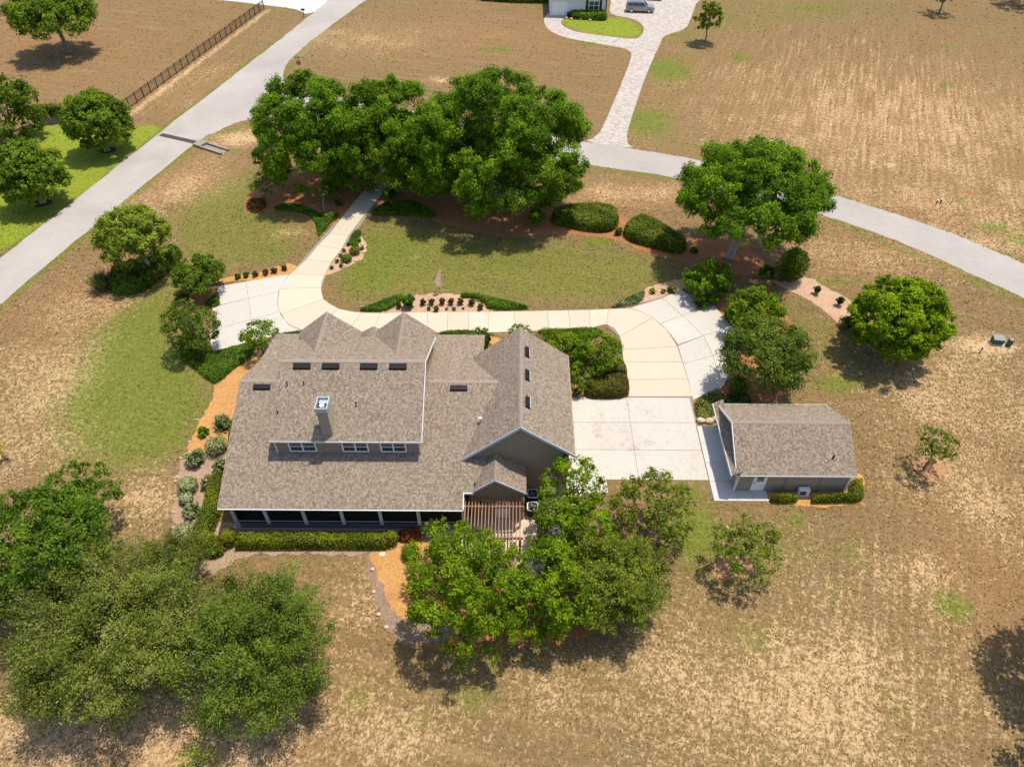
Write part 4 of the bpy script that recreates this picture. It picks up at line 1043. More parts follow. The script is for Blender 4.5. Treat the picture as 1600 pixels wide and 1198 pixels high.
for a in (33.6, 36.8, 40.0):
    g = MB().box(3.903, 3.95, a, a + 2.6, 0.06, 2.5).build('garage_door', 'white_trim', HOUSE)
    for j in range(4): MB().box(3.951, 3.965, a + 0.06, a + 2.54, 0.1 + j * 0.6, 0.64 + j * 0.6).build('panel', 'white_trim', g)
# bump-out by the pergola
BX, BZ, BY0 = -1.44, 5.02, 30.40
bl = lambda x: BZ - 0.842 * (BX - x); br_ = lambda x: BZ - 0.69 * (x - BX)
roof([(BX, BY0, BZ), (BX, 32.9, BZ), (-2.15, 32.9, bl(-2.15)), (-3.16, BY0 + 0.25, bl(-3.16)), (-3.16, BY0, bl(-3.16))], 'x')
roof([(BX, BY0, BZ), (BX, 32.9, BZ), (0.80, 32.9, br_(0.80)), (0.80, BY0, br_(0.80))], 'x')
ridge_cap((BX, BY0, BZ), (BX, 32.85, BZ), drop=0.12, w=0.13)
mb = MB(); mb.prism_dir([(-3.3, 30.72, 0), (0.55, 30.72, 0), (0.55, 30.72, br_(0.55) - 0.18), (BX, 30.72, BZ - 0.2), (-3.05, 30.72, bl(-3.05) - 0.18), (-3.3, 30.72, 3.4)], (0, 2.15, 0)); mb.build('bump_out_wall', 'siding_brown', HOUSE, tri=True)
mb = MB(); mb.bar((-3.16, BY0 - 0.02, bl(-3.16) - 0.07), (BX, BY0 - 0.02, BZ - 0.07), 0.04, 0.16); mb.bar((BX, BY0 - 0.02, BZ - 0.07), (0.80, BY0 - 0.02, br_(0.80) - 0.07), 0.04, 0.16); mb.build('rake_trim', 'grey_trim', HOUSE)
MB().box(-3.66, -3.0, 30.30, 30.37, mz(30.38) - 0.17, mz(30.38) - 0.02).build('gutter', 'white_trim', HOUSE)
mb = MB()
for k in range(9): mb.box(0.40 + 0.02 * (k % 2), 0.66 - 0.02 * (k % 3), 30.60, 30.9, 0.02 + 0.3 * k, 0.30 + 0.3 * k)
mb.build('stone_corner', 'stone_veneer', HOUSE)
d = MB().box(-1.40, -0.46, 30.66, 30.715, 0.08, 2.15).build('patio_door', 'white_trim', HOUSE)
for i in range(3):
    for j in range(2): MB().box(-1.26 + i * 0.23, -1.06 + i * 0.23, 30.648, 30.658, 1.35 + j * 0.33, 1.64 + j * 0.33).build('pane', 'glass', d)
for x in (-2.6, 0.1): MB().box(x - 0.09, x + 0.09, 30.55, 30.715, 1.7, 2.05).build('wall_lamp', 'black_metal', HOUSE)
# roof furniture
def roof_vent(x, y, z, s, axis, L=1.28, wd=0.36):
    mb = MB()
    if axis == 'y':
        a, b = Vector((x - L / 2, y - wd / 2, z - s * wd / 2)), Vector((x + L / 2, y + wd / 2, z + s * wd / 2))
        P = [(a.x, a.y, a.z), (b.x, a.y, a.z), (b.x, b.y, b.z), (a.x, b.y, b.z)]
    else:
        a, b = Vector((x - wd / 2, y - L / 2, z + s * wd / 2)), Vector((x + wd / 2, y + L / 2, z - s * wd / 2))
        P = [(a.x, a.y, a.z), (b.x, a.y, b.z), (b.x, b.y, b.z), (a.x, b.y, a.z)]
    mb.hexa([(p[0], p[1], p[2] - 0.02) for p in P] + [(p[0], p[1], p[2] + 0.17) for p in P])
    return mb.build('roof_vent', 'vent_black', HOUSE)
for x in (-15.86, -13.72, -10.89, -8.73): roof_vent(x, 37.98, uz(37.98), us, 'y')
for x in (-19.34, -4.34): roof_vent(x, 37.9, mz(37.9), SF, 'y')
for y in (40.69, 38.12, 35.32):
    v = roof_vent(0.88, y, rz(0.88), sr, 'x', 1.05, 0.32)
    MB().box(1.045, 1.075, y - 0.5, y + 0.5, rz(1.05) - 0.05, rz(1.05) + 0.16).build('flange', 'grey_trim', v)
for x, y in ((-16.78, 36.67), (-15.56, 36.72), (-17.24, 34.75), (-11.6, 35.3)): MB().cyl((x, y), 0.045, uz(y) - 0.05, uz(y) + 0.36, 8).build('vent_pipe', 'vent_black', HOUSE)
MB().cyl((-2.9, 30.9), 0.045, mz(30.9) - 0.05, mz(30.9) + 0.35, 8).build('vent_pipe', 'vent_black', HOUSE)
mb = MB(); mb.cyl((-2.63, 35.36), 0.07, mz(35.36) - 0.05, mz(35.36) + 0.42, 10); mb.cyl((-2.63, 35.36), 0.13, mz(35.36) + 0.42, mz(35.36) + 0.54, 10); mb.build('vent_pipe', 'white_trim', HOUSE)

# ------------------------------------------------------------------ workshop
SHOP = empty('workshop', (21.2, 36.7, 0.0))
tag(SHOP, 'small detached workshop with one brown shingle gable roof and white side door', 'outbuilding')
WX0, WX1, WY0, WY1, WYR = 16.65, 25.72, 33.03, 40.42, 36.72
WZE, WZR = 2.33, 4.25
ws = (WZR - WZE) / (WYR - WY0)
roof([(WX0, WY0, WZE), (WX1, WY0, WZE), (WX1, WYR, WZR), (WX0, WYR, WZR)], 'y', parent=SHOP)
roof([(WX0, WYR, WZR), (WX1, WYR, WZR), (WX1, WY1, WZE), (WX0, WY1, WZE)], 'y', parent=SHOP)
ridge_cap((WX0, WYR, WZR), (WX1, WYR, WZR), SHOP, drop=0.09)
mb = MB(); mb.prism_dir([(17.03, 33.41, 0), (17.03, 33.41, WZE + 0.02), (17.03, WYR, WZR - 0.2), (17.03, 40.05, WZE + 0.02), (17.03, 40.05, 0)], (8.47, 0, 0)); mb.build('wall', 'siding_khaki', SHOP, tri=True)
# pent roof over the gable-end doors
roof([(17.02, 32.98, 2.86), (17.02, 40.46, 2.86), (16.28, 40.46, 2.36), (16.28, 32.98, 2.36)], 'x', 'pent_roof', SHOP, 0.12)
MB().box(16.24, 16.277, 32.98, 40.46, 2.20, 2.35).build('fascia', 'white_trim', SHOP)
mb = MB()
for x in (WX0 - 0.022,):
    mb.bar((x, WY0 - 0.02, WZE - 0.06), (x, WYR, WZR - 0.06), 0.04, 0.18); mb.bar((x, WYR, WZR - 0.06), (x, WY1, WZE - 0.06), 0.04, 0.18)
mb.build('rake_trim', 'white_trim', SHOP)
MB().box(WX0, WX1, WY0 - 0.05, WY0 - 0.004, WZE - 0.15, WZE - 0.02).build('gutter', 'grey_trim', SHOP)
MB().box(WX0, WX1, WY1 + 0.004, WY1 + 0.05, WZE - 0.15, WZE - 0.02).build('gutter', 'grey_trim', SHOP)
for x, y in ((17.0, 33.38), (25.53, 33.38), (17.0, 40.08), (25.53, 40.08)): MB().box(x - 0.07, x + 0.07, y - 0.07, y + 0.07, 0.02, 2.2).build('corner_trim', 'white_trim', SHOP)
g = MB().box(16.96, 17.025, 34.3, 39.2, 0.06, 2.15).build('garage_door', 'white_trim', SHOP)
for j in range(4): MB().box(16.945, 16.958, 34.36, 39.14, 0.1 + j * 0.5, 0.55 + j * 0.5).build('panel', 'white_trim', g)
d = MB().box(18.22, 19.26, 33.35, 33.405, 0.04, 2.10).build('door', 'white_paint', SHOP)
for z0, z1 in ((1.15, 1.42), (1.47, 1.75)): MB().box(18.48, 19.0, 33.338, 33.348, z0, z1).build('pane', 'glass', d)
MB().box(18.33, 18.38, 33.30, 33.345, 0.95, 1.10).build('door_handle', 'black_metal', d)
for x in (20.74, 23.39): MB().box(x - 0.03, x + 0.03, 33.36, 33.405, 0.05, 2.2).build('conduit', 'siding_brown', SHOP)
MB().cyl((24.05, 34.25), 0.07, WZE + ws * (34.25 - WY0) - 0.05, WZE + ws * (34.25 - WY0) + 0.32, 10).build('vent_pipe', 'vent_black', SHOP)
MB().cyl((23.45, 34.0), 0.05, WZE + ws * (34.0 - WY0) - 0.05, WZE + ws * (34.0 - WY0) + 0.12, 8).build('vent_pipe', 'white_trim', SHOP)

root = empty('heat_pump', (22.2, 33.0, 0.0))
MB().box(21.78, 22.62, 32.82, 33.17, 0.12, 0.78).build('casing', 'white_trim', root)
MB().box(21.75, 22.65, 32.78, 33.2, 0.0, 0.118).build('base_pad', 'concrete_grey', root)
mb = MB()
for k in range(9): mb.box(21.86, 22.36, 32.80, 32.815, 0.2 + k * 0.055, 0.225 + k * 0.055)
mb.build('grille', 'black_metal', root)
tag(root, 'small white heat pump unit between the workshop hedges', 'air conditioner')
for i, (x, y) in enumerate(((1.33, 32.30), (1.31, 31.12))):
    root = empty('condenser', (x, y, 0.0))
    MB().box(x - 0.48, x + 0.48, y - 0.48, y + 0.48, 0.0, 0.08).build('base_pad', 'concrete_grey', root)
    t = np.linspace(0, 2 * math.pi, 25)[:-1]
    sq = [(x + 0.42 * np.sign(math.cos(a)) * abs(math.cos(a)) ** 0.45, y + 0.42 * np.sign(math.sin(a)) * abs(math.sin(a)) ** 0.45) for a in t]
    MB().prism(sq, 0.08, 0.86).build('casing', 'vent_black', root, tri=True)
    mb = MB()
    rim = [(x + (p[0] - x) * 1.03, y + (p[1] - y) * 1.03) for p in sq]; rin = [(x + (p[0] - x) * 0.82, y + (p[1] - y) * 0.82) for p in sq]
    for k in range(24):
        a, b = k, (k + 1) % 24
        mb.hexa([(rim[a][0], rim[a][1], 0.86), (rim[b][0], rim[b][1], 0.86), (rin[b][0], rin[b][1], 0.86), (rin[a][0], rin[a][1], 0.86), (rim[a][0], rim[a][1], 0.93), (rim[b][0], rim[b][1], 0.93), (rin[b][0], rin[b][1], 0.93), (rin[a][0], rin[a][1], 0.93)])
    mb.build('rim', 'grey_trim', root)
    for k in range(4):
        a = k * math.pi / 2 + 0.4; MB().obox((x + 0.17 * math.cos(a), y + 0.17 * math.sin(a)), (math.cos(a), math.sin(a)), 0.13, 0.06, 0.865, 0.875).build('fan_blade', 'knee_wall', root)
    MB().cyl((x, y), 0.07, 0.862, 0.90, 10).build('fan_hub', 'knee_wall', root)
    tag(root, ('black outdoor condenser nearest the garage gable wall', 'black outdoor condenser nearest the patio')[i], 'air conditioner', 'condensers beside the garage')

# pergola
PG = empty('pergola', (-1.6, 28.8, 0.0)); tag(PG, 'brown wooden slatted pergola attached beside the back door', 'pergola')
for i in range(17):
    x = -3.58 + i * 0.245
    MB().box(x - 0.03, x + 0.03, 26.95, 30.64, 2.62, 2.80).build('slat', 'pergola_wood', PG)
for y in (27.3, 29.9): MB().box(-3.75, 0.55, y - 0.05, y + 0.05, 2.42, 2.617).build('beam', 'pergola_wood', PG)
for x, y in ((-3.55, 27.3), (0.35, 27.3), (-3.55, 29.9), (0.35, 29.9)): MB().box(x - 0.08, x + 0.08, y - 0.08, y + 0.08, 0.02, 2.418).build('post', 'pergola_wood', PG)
plain('cedar', (0.26, 0.14, 0.12), 0.7, 0.2, var=0.2, scale=6)
def patio_chair(x, y, ang, label):
    root = empty('patio_chair', (x, y, 0.02)); c, s = math.cos(ang), math.sin(ang)
    T = lambda u, v: (x + u * c - v * s, y + u * s + v * c)
    for u in (-0.26, 0.26):
        for v in (-0.24, 0.24): MB().obox(T(u, v), (c, s), 0.03, 0.03, 0.02, 0.62).build('leg', 'cedar', root)
        MB().obox(T(u, 0), (c, s), 0.045, 0.30, 0.62, 0.65).build('arm', 'cedar', root)
    for k in range(5): MB().obox(T(0, -0.22 + k * 0.11), (c, s), 0.24, 0.045, 0.40, 0.43).build('slat', 'cedar', root)
    for k in range(5):
        mb = MB(); a = T(-0.2 + k * 0.1, 0.24); b = T(-0.2 + k * 0.1, 0.40); mb.bar((a[0], a[1], 0.43), (b[0], b[1], 1.0), 0.08, 0.025); mb.build('back_slat', 'cedar', root)
    return tag(root, label, 'chair', 'chairs on the patio')
g = G(803, 866); patio_chair(g[0], g[1], 0.2, 'cedar slatted chair showing through the gap in the patio trees')
g = G(776, 872); patio_chair(g[0], g[1], -0.9, 'cedar slatted chair left of the one in the tree gap')
g = G(797, 884)
root = empty('patio_table', (g[0], g[1], 0.02))
MB().cyl(g, 0.5, 0.68, 0.72, 20).build('table_top', 'cedar', root); MB().cyl(g, 0.05, 0.05, 0.68, 10).build('leg', 'black_metal', root); MB().cyl(g, 0.28, 0.02, 0.05, 14).build('base', 'black_metal', root)
tag(root, 'round patio table among the trees', 'table')

# ------------------------------------------------------------------ neighbour's house, cars, street things
def yard_house():
    A, B = G(861, 19), G(946, 27)
    yb = 141.5; x0, x1 = A[0] - 0.3, B[0]
    root = empty('white_house', ((x0 + x1) / 2, yb + 5, 0))
    z1 = 3.1
    MB().box(x0, x1, yb, yb + 10, 0, z1).build('wall', 'siding_white', root)
    xm = (x0 + x1) / 2
    mb = MB(); mb.prism_dir([(x0 - 0.5, yb - 0.5, z1), (x1 + 0.5, yb - 0.5, z1), (xm, yb - 0.5, z1 + 3.2)], (0, 11, 0)); mb.build('roof', 'shingle', root)
    ga = MB().box(x0 + 0.4, x0 + 3.2, yb - 0.06, yb - 0.004, 0.02, 2.4).build('garage_door', 'white_paint', root)
    for j in range(4): MB().box(x0 + 0.46, x0 + 3.14, yb - 0.075, yb - 0.062, 0.08 + j * 0.58, 0.60 + j * 0.58).build('panel', 'white_paint', ga)
    wx = atY(928, 8, yb)[0]
    w = MB(); w.box(wx - 1.0, wx + 1.0, yb - 0.08, yb - 0.004, 0.95, 2.6); wo_ = w.build('window', 'white_paint', root)
    for i in range(2):
        for j in range(2): MB().box(wx - 0.88 + i * 0.92, wx - 0.04 + i * 0.92, yb - 0.092, yb - 0.082, 1.07 + j * 0.74, 1.72 + j * 0.74).build('pane', 'glass', wo_)
    for s in (-1, 1): MB().box(wx + s * 1.25 - 0.22, wx + s * 1.25 + 0.22, yb - 0.07, yb - 0.004, 0.9, 2.65).build('shutter', 'shutter_black', root)
    MB().box(x1 - 0.02, x1 + 0.14, yb - 0.1, yb + 0.1, 0, z1).build('downspout', 'black_metal', root)
    tag(root, 'white house with black shuttered window at the top edge', 'house')
    for nm, xx in (('left', x0 + 3.5),):
        p = empty('planter', (xx, yb - 0.5, 0)); MB().tube([(xx, yb - 0.6, 0), (xx, yb - 0.6, 0.7)], [0.28, 0.38], 10).build('pot', 'shutter_black', p)
        tag(p, 'dark planter pot beside the white garage door', 'planter')
yard_house()
hedge('foundation_hedge', 'leafy green hedge below the white house window', 'leaf_oak', [(891, 28), (893, 21), (920, 22), (945, 25), (946, 33), (920, 32), (900, 31)], 1.0, 0.4, 0.3, 30)
for i in range(9):
    g = G(885 + i * 7.4, 29.5 + (0.25 * i if i < 5 else 2.2 - 0.3 * (i - 5)) + (i % 2)); SEED[0] += 1
    V, Q = sphere_quads((g[0], g[1], 0.12), (0.32, 0.24, 0.18), 7, 4)
    o = mesh_quads('edging_stone', V + np.random.default_rng(i).normal(size=V.shape) * 0.03, Q, ['rock_pale'], org=(g[0], g[1], 0))
    tag(o, ('first', 'second', 'third', 'fourth', 'fifth', 'sixth', 'seventh', 'eighth', 'ninth')[i] + ' pale edging stone from the left before the white house hedge', 'stone', 'edging stones by the white house')

def car(name, label, paint, x, y, ang, L=5.3, Wd=2.0, Ht=1.85):
    root = empty(name, (x, y, 0.0)); ca, sa = math.cos(ang), math.sin(ang)
    T = lambda u, v, z: (x + u * ca - v * sa, y + u * sa + v * ca, z)
    h = Wd / 2
    # stations along the length: u, belt height, half width
    def loft(st):
        mb = MB(); rings = []
        for u, zs in st:
            i = len(mb.v); rings.append(i); mb.v += [T(u, v, z) for v, z in zs]
        n = len(st[0][1])
        for a, b in zip(rings, rings[1:]):
            for k in range(n): mb.f.append((a + k, a + (k + 1) % n, b + (k + 1) % n, b + k)); mb.uv.append(None)
        mb.f.append(tuple(rings[0] + k for k in range(n))); mb.f.append(tuple(rings[-1] + k for k in range(n))); mb.uv += [None, None]
        return mb
    sec = lambda w, z0, z1: [(-w * 0.94, z0), (-w, z0 + 0.2), (-w, z1 - 0.18), (-w * 0.93, z1), (w * 0.93, z1), (w, z1 - 0.18), (w, z0 + 0.2), (w * 0.94, z0)]
    body = loft([(-L / 2, sec(h * 0.90, 0.45, 1.02)), (-L / 2 + 0.12, sec(h * 0.97, 0.36, 1.10)), (-L * 0.2, sec(h, 0.33, 1.13)), (L * 0.16, sec(h, 0.33, 1.13)), (L * 0.24, sec(h * 0.99, 0.33, 1.12)), (L * 0.44, sec(h * 0.95, 0.36, 1.02)), (L / 2, sec(h * 0.86, 0.45, 0.88))])
    bo = body.build('body', paint, root, smooth=False)
    cs = lambda wb, wt, z1: [(-wb, 1.10), (-wt, z1 - 0.06), (-wt * 0.92, z1), (wt * 0.92, z1), (wt, z1 - 0.06), (wb, 1.10)]
    loft([(-L * 0.485, cs(h * 0.90, h * 0.86, 1.16)), (-L * 0.455, cs(h * 0.90, h * 0.74, Ht - 0.04)), (-L * 0.15, cs(h * 0.92, h * 0.76, Ht)), (L * 0.10, cs(h * 0.92, h * 0.75, Ht - 0.03)), (L * 0.24, cs(h * 0.90, h * 0.86, 1.16))]).build('cabin', paint, root)
    for s in (-1, 1):
        for ua, ub in ((-0.44, -0.27), (-0.255, -0.09), (-0.075, 0.11)):
            vb, vt = s * (h * 0.925 - 0.0), s * (h * 0.785)
            q = [T(L * ua, vb + s * .005, 1.2), T(L * ub + (0.25 if ub > 0 else 0), vb + s * .005, 1.2), T(L * ub, vt + s * 0.02, Ht - 0.16), T(L * ua, vt + s * 0.02, Ht - 0.16)]
            mb = MB(); mb.prism_dir(q, Vector(T(0, s * 0.012, 0)) - Vector(T(0, 0, 0))); mb.build('side_window', 'glass', root)
    q = [T(L * 0.243, -h * 0.80, 1.20), T(L * 0.243, h * 0.80, 1.20), T(L * 0.115, h * 0.68, Ht - 0.10), T(L * 0.115, -h * 0.68, Ht - 0.10)]
    mb = MB(); mb.prism_dir(q, Vector(T(0.03, 0, 0.015)) - Vector(T(0, 0, 0))); mb.build('windscreen', 'glass', root)
    q = [T(-L * 0.487, -h * 0.78, 1.22), T(-L * 0.487, h * 0.78, 1.22), T(-L * 0.463, h * 0.66, Ht - 0.14), T(-L * 0.463, -h * 0.66, Ht - 0.14)]
    mb = MB(); mb.prism_dir(q, Vector(T(-0.03, 0, 0.0)) - Vector(T(0, 0, 0))); mb.build('rear_window', 'glass', root)
    for u in (-0.30, 0.31):
        for s in (-1, 1):
            a, b = T(L * u, s * (h - 0.26), 0.38), T(L * u, s * (h + 0.02), 0.38)
            w = MB(); w.tube([a, b], [0.38, 0.38], 18); wo_ = w.build('wheel', 'tyre', root)
            c = T(L * u, s * (h + 0.035), 0.38); r = MB(); r.tube([b, c], [0.25, 0.22], 14); r.build('rim', 'chrome', wo_)
    for s in (-1, 1):
        MB().hexa([T(L * 0.485, s * h * 0.5, 0.68), T(L * 0.503, s * h * 0.5, 0.68), T(L * 0.485, s * h * 0.82, 0.68), T(L * 0.46, s * h * 0.88, 0.68), T(L * 0.485, s * h * 0.5, 0.86), T(L * 0.50, s * h * 0.5, 0.86), T(L * 0.485, s * h * 0.82, 0.86), T(L * 0.46, s * h * 0.88, 0.86)]).build('headlight', 'lamp_lens', root)
        MB().hexa([T(-L * 0.49, s * h * 0.78, 0.75), T(-L * 0.503, s * h * 0.78, 0.75), T(-L * 0.503, s * h * 0.9, 0.75), T(-L * 0.49, s * h * 0.92, 0.75), T(-L * 0.49, s * h * 0.78, 1.05), T(-L * 0.503, s * h * 0.78, 1.05), T(-L * 0.503, s * h * 0.9, 1.05), T(-L * 0.49, s * h * 0.92, 1.05)]).build('tail_light', 'lamp_red', root)
        mb = MB(); mb.bar(T(-L * 0.38, s * h * 0.6, Ht + 0.05), T(L * 0.05, s * h * 0.6, Ht + 0.04), 0.05, 0.05); mb.build('roof_rail', 'black_metal', root)
        MB().obox(T(L * 0.17, s * (h + 0.1), 0), (ca, sa), 0.07, 0.09, 1.1, 1.28).build('wing_mirror', paint, root)
    return tag(root, label, 'car')
A, B = G(978, 20), G(1023, 22)
car('parked_car', 'silver grey SUV parked on the cream paver drive', 'car_silver', (A[0] + B[0]) / 2, (A[1] + B[1]) / 2 + 1.0, rad(-5))
car('parked_car', 'red car parked behind the silver SUV', 'car_red', 25.7, 151.2, rad(-10), 4.8, 1.9, 1.6)

# black fence along the left road
def fence():
    A, B = Vector(G(192, 178)), Vector(G(413, 14.5)); root = empty('metal_fence', tuple(A)); n = 25; d = (B - A) / n; u = d.normalized()
    sx = Vector((-u.y, u.x, 0)); h = 1.5
    for i in range(n + 1):
        p = A + d * i; MB().obox(p, u, 0.05, 0.05, 0, h + 0.12).build('post', 'fence_bronze', root)
    for i in range(n):
        a, b = A + d * i, A + d * (i + 1)
        for z in (0.2, h - 0.22, h):
            mb = MB(); mb.bar((a.x, a.y, z), (b.x, b.y, z), 0.035, 0.05); mb.build('rail', 'fence_bronze', root)
    mb = MB(); m = int((B - A).length / 0.13)
    for i in range(m):
        p = A + (B - A) * (i + 0.5) / m; mb.bar((p.x, p.y, 0.1), (p.x, p.y, h + 0.05), 0.02)
    mb.build('pickets', 'fence_bronze', root)['kind'] = 'stuff'
    tag(root, 'long dark metal picket fence beside the left road', 'fence')
plain('fence_bronze', (0.052, 0.034, 0.024), 0.6, 0.3)
fence()
g = G(475, 27); root = empty('mailbox', tuple(g))
MB().box(g[0] - 0.06, g[0] + 0.06, g[1] - 0.06, g[1] + 0.06, 0, 1.15).build('post', 'black_metal', root)
mb = MB(); mb.prism_dir([(g[0] - 0.3, g[1] - 0.14, 1.15), (g[0] - 0.3, g[1] + 0.14, 1.15), (g[0] - 0.3, g[1] + 0.14, 1.32), (g[0] - 0.3, g[1] + 0.08, 1.42), (g[0] - 0.3, g[1] - 0.08, 1.42), (g[0] - 0.3, g[1] - 0.14, 1.32)], (0.65, 0, 0)); mb.build('box', 'black_metal', root)
tag(root, 'black mailbox on a post by the far left driveway', 'mailbox')
g = G(470.5, 119); root = empty('stop_sign', tuple(g))
MB().cyl(g, 0.035, 0, 3.1, 8).build('post', 'galvanised', root)
mb = MB(); oc = [(g[0] + 0.38 * math.cos(rad(22.5 + 45 * k)), g[1] + 0.04, 2.0 + 0.38 * math.sin(rad(22.5 + 45 * k))) for k in range(8)]
mb.prism_dir([Vector(p) for p in oc], (0.0, -0.02, 0)); so = mb.build('stop_plate', 'stop_red', root); so.rotation_euler[2] = 0
mb = MB(); mb.prism_dir([(x, g[1] + 0.065, z) for x, _, z in oc], (0, -0.02, 0)); mb.build('stop_back', 'galvanised', root)
MB().box(g[0] - 0.45, g[0] + 0.45, g[1] - 0.012, g[1] + 0.012, 2.75, 2.93).build('street_name_blade', 'sign_green', root)
MB().box(g[0] - 0.012, g[0] + 0.012, g[1] - 0.45, g[1] + 0.45, 2.94, 3.12).build('street_name_blade', 'sign_green', root)
tag(root, 'red stop sign with street name blades at the road junction', 'street sign')

def util():
    g = G(1556, 536); root = empty('utility_box', tuple(g))
    MB().obox(g, (1, -0.14), 0.62, 0.42, 0.0, 0.10).build('base_pad', 'concrete_grey', root)
    mb = MB(); u = Vector((1, -0.14, 0)).normalized(); w = Vector((-u.y, u.x, 0)); c = Vector(g)
    P = [c - u * 0.47 - w * 0.32, c + u * 0.47 - w * 0.32, c + u * 0.47 + w * 0.32, c - u * 0.47 + w * 0.32]
    mb.hexa([(p.x, p.y, 0.1) for p in P] + [(P[0].x, P[0].y, 0.62), (P[1].x, P[1].y, 0.62), (P[2].x, P[2].y, 0.74), (P[3].x, P[3].y, 0.74)]); mb.build('cabinet', 'utility_green', root)
    Q = [c - u * 0.50 - w * 0.36, c + u * 0.50 - w * 0.36, c + u * 0.50 + w * 0.34, c - u * 0.50 + w * 0.34]
    mb = MB(); mb.hexa([(Q[0].x, Q[0].y, .622), (Q[1].x, Q[1].y, .622), (Q[2].x, Q[2].y, .745), (Q[3].x, Q[3].y, .745), (Q[0].x, Q[0].y, .66), (Q[1].x, Q[1].y, .66), (Q[2].x, Q[2].y, .785), (Q[3].x, Q[3].y, .785)]); mb.build('lid', 'utility_lid', root)
    tag(root, 'wide green utility transformer box with pale lid in the right field', 'utility box')
    g = G(1575, 540); root = empty('utility_pedestal', tuple(g))
    MB().obox(g, (1, -0.14), 0.17, 0.17, 0.0, 0.75).build('cabinet', 'utility_green', root); MB().obox(g, (1, -0.14), 0.19, 0.19, 0.75, 0.80).build('lid', 'utility_lid', root)
    tag(root, 'narrow green utility pedestal right of the transformer box', 'utility box')
    g = G(1530.5, 551); root = empty('marker_post', tuple(g))
    MB().cyl(g, 0.05, 0, 0.70, 8).build('post', 'fence_bronze', root); MB().cyl(g, 0.06, 0.70, 0.78, 8).build('cap', 'white_paint', root)
    tag(root, 'short brown marker post with white cap left of the transformer', 'post')
    for p, lb in (((1463, 318), 'white capped valve pipe left of its twin beyond the right road'), ((1469.5, 317), 'white capped valve pipe right of its twin beyond the right road')):
        g = G(*p); root = empty('valve_pipe', tuple(g)); MB().cyl(g, 0.08, 0, 0.4, 10).build('pipe', 'black_metal', root); MB().cyl(g, 0.09, 0.4, 0.5, 10).build('cap', 'white_paint', root)
        tag(root, lb, 'pipe', 'valve pipes in the right field')
    g = G(1484.5, 319); root = empty('marker_stake', tuple(g)); mb = MB(); mb.bar((g[0], g[1], 0), (g[0] + 0.12, g[1], 0.85), 0.07, 0.02); mb.build('stake', 'black_metal', root)
    tag(root, 'thin dark stake right of the valve pipes', 'stake')
util()

# flag in the front bed
g = G(690.5, 458); root = empty('flagpole', tuple(g))
MB().tube([(g[0], g[1], 0), (g[0], g[1], 2.95)], [0.03, 0.022], 8).build('pole', 'white_trim', root)
fl = MB(); W_, n = 0.62, 12
for z0, z1, w0, w1 in ((0.85, 1.3, 0.56, 0.66), (1.3, 1.75, 0.66, 0.55), (1.75, 2.2, 0.55, 0.36), (2.2, 2.9, 0.36, 0.10)):
    for i in range(6):
        f0, f1 = i / 6, (i + 1) / 6; wv = lambda f, z: 0.07 * math.sin(f * 9 + z * 2) * f
        fl.face([(g[0] - 0.03 - w0 * f0, g[1] + wv(f0, z0), z0), (g[0] - 0.03 - w0 * f1, g[1] + wv(f1, z0), z0), (g[0] - 0.03 - w1 * f1, g[1] + wv(f1, z1), z1), (g[0] - 0.03 - w1 * f0, g[1] + wv(f0, z1), z1)])
fl.build('flag', 'flag_pink', root, smooth=True)
tag(root, 'limp pinkish striped flag on a short white pole', 'flag')

ORD = ['first', 'second', 'third', 'fourth', 'fifth', 'sixth', 'seventh', 'eighth', 'ninth', 'tenth', 'eleventh', 'twelfth', 'thirteenth']
# stone blocks at the workshop walk and rocks along bed edges
def rock(name, label, px, r, group=None, mat='rock_pale', squash=0.6, cat='stone'):
    g = G(*px); SEED[0] += 1; rng = np.random.default_rng(SEED[0])
    V, Q = sphere_quads((g[0], g[1], r * squash * 0.6), (r, r * 0.8, r * squash), 8, 5)
    V = V + norm(V - V.mean(0)) * rng.normal(0, r * 0.12, (len(V), 1)); V[:, 2] = np.maximum(V[:, 2], 0.0)
    tag(mesh_quads(name, V, Q, [mat], org=(g[0], g[1], 0)), label, cat, group)
for p, lb in (((1095, 658), 'left of the three stone blocks at the top of the workshop walk'), ((1108, 659), 'middle of the three stone blocks at the top of the workshop walk'), ((1119, 656), 'right of the three stone blocks at the top of the workshop walk')):
    rock('stone_block', lb, p, 0.38, 'blocks at the workshop walk')
for p in ((309, 656), (296, 690), (283, 716), (278, 746), (274, 752), (273, 775), (272, 800), (271, 825), (274, 848), (283, 877)):
    N_ST = globals().get('N_ST', -1) + 1
    rock('edging_stone', ORD[N_ST] + ' pale stone from the top along the left house bed edge', p, 0.13, 'edging stones of the left house bed')
for i, p in enumerate(((582, 890), (584, 925), (592, 960), (604, 980))):
    rock('edging_stone', ORD[i] + ' pale stone from the top along the orange path border', p, 0.17, 'edging stones of the orange path')
rock('flat_stone', 'flat pale stone lying on the orange path', (597, 866), 0.3, squash=0.12)
for i, p in enumerate(((560, 374), (566, 383), (568, 395), (556, 408), (538, 415))):
    rock('edging_stone', ORD[i] + ' pale stone from the top edging the stony drive bed', p, 0.2, 'edging stones of the drive bed')

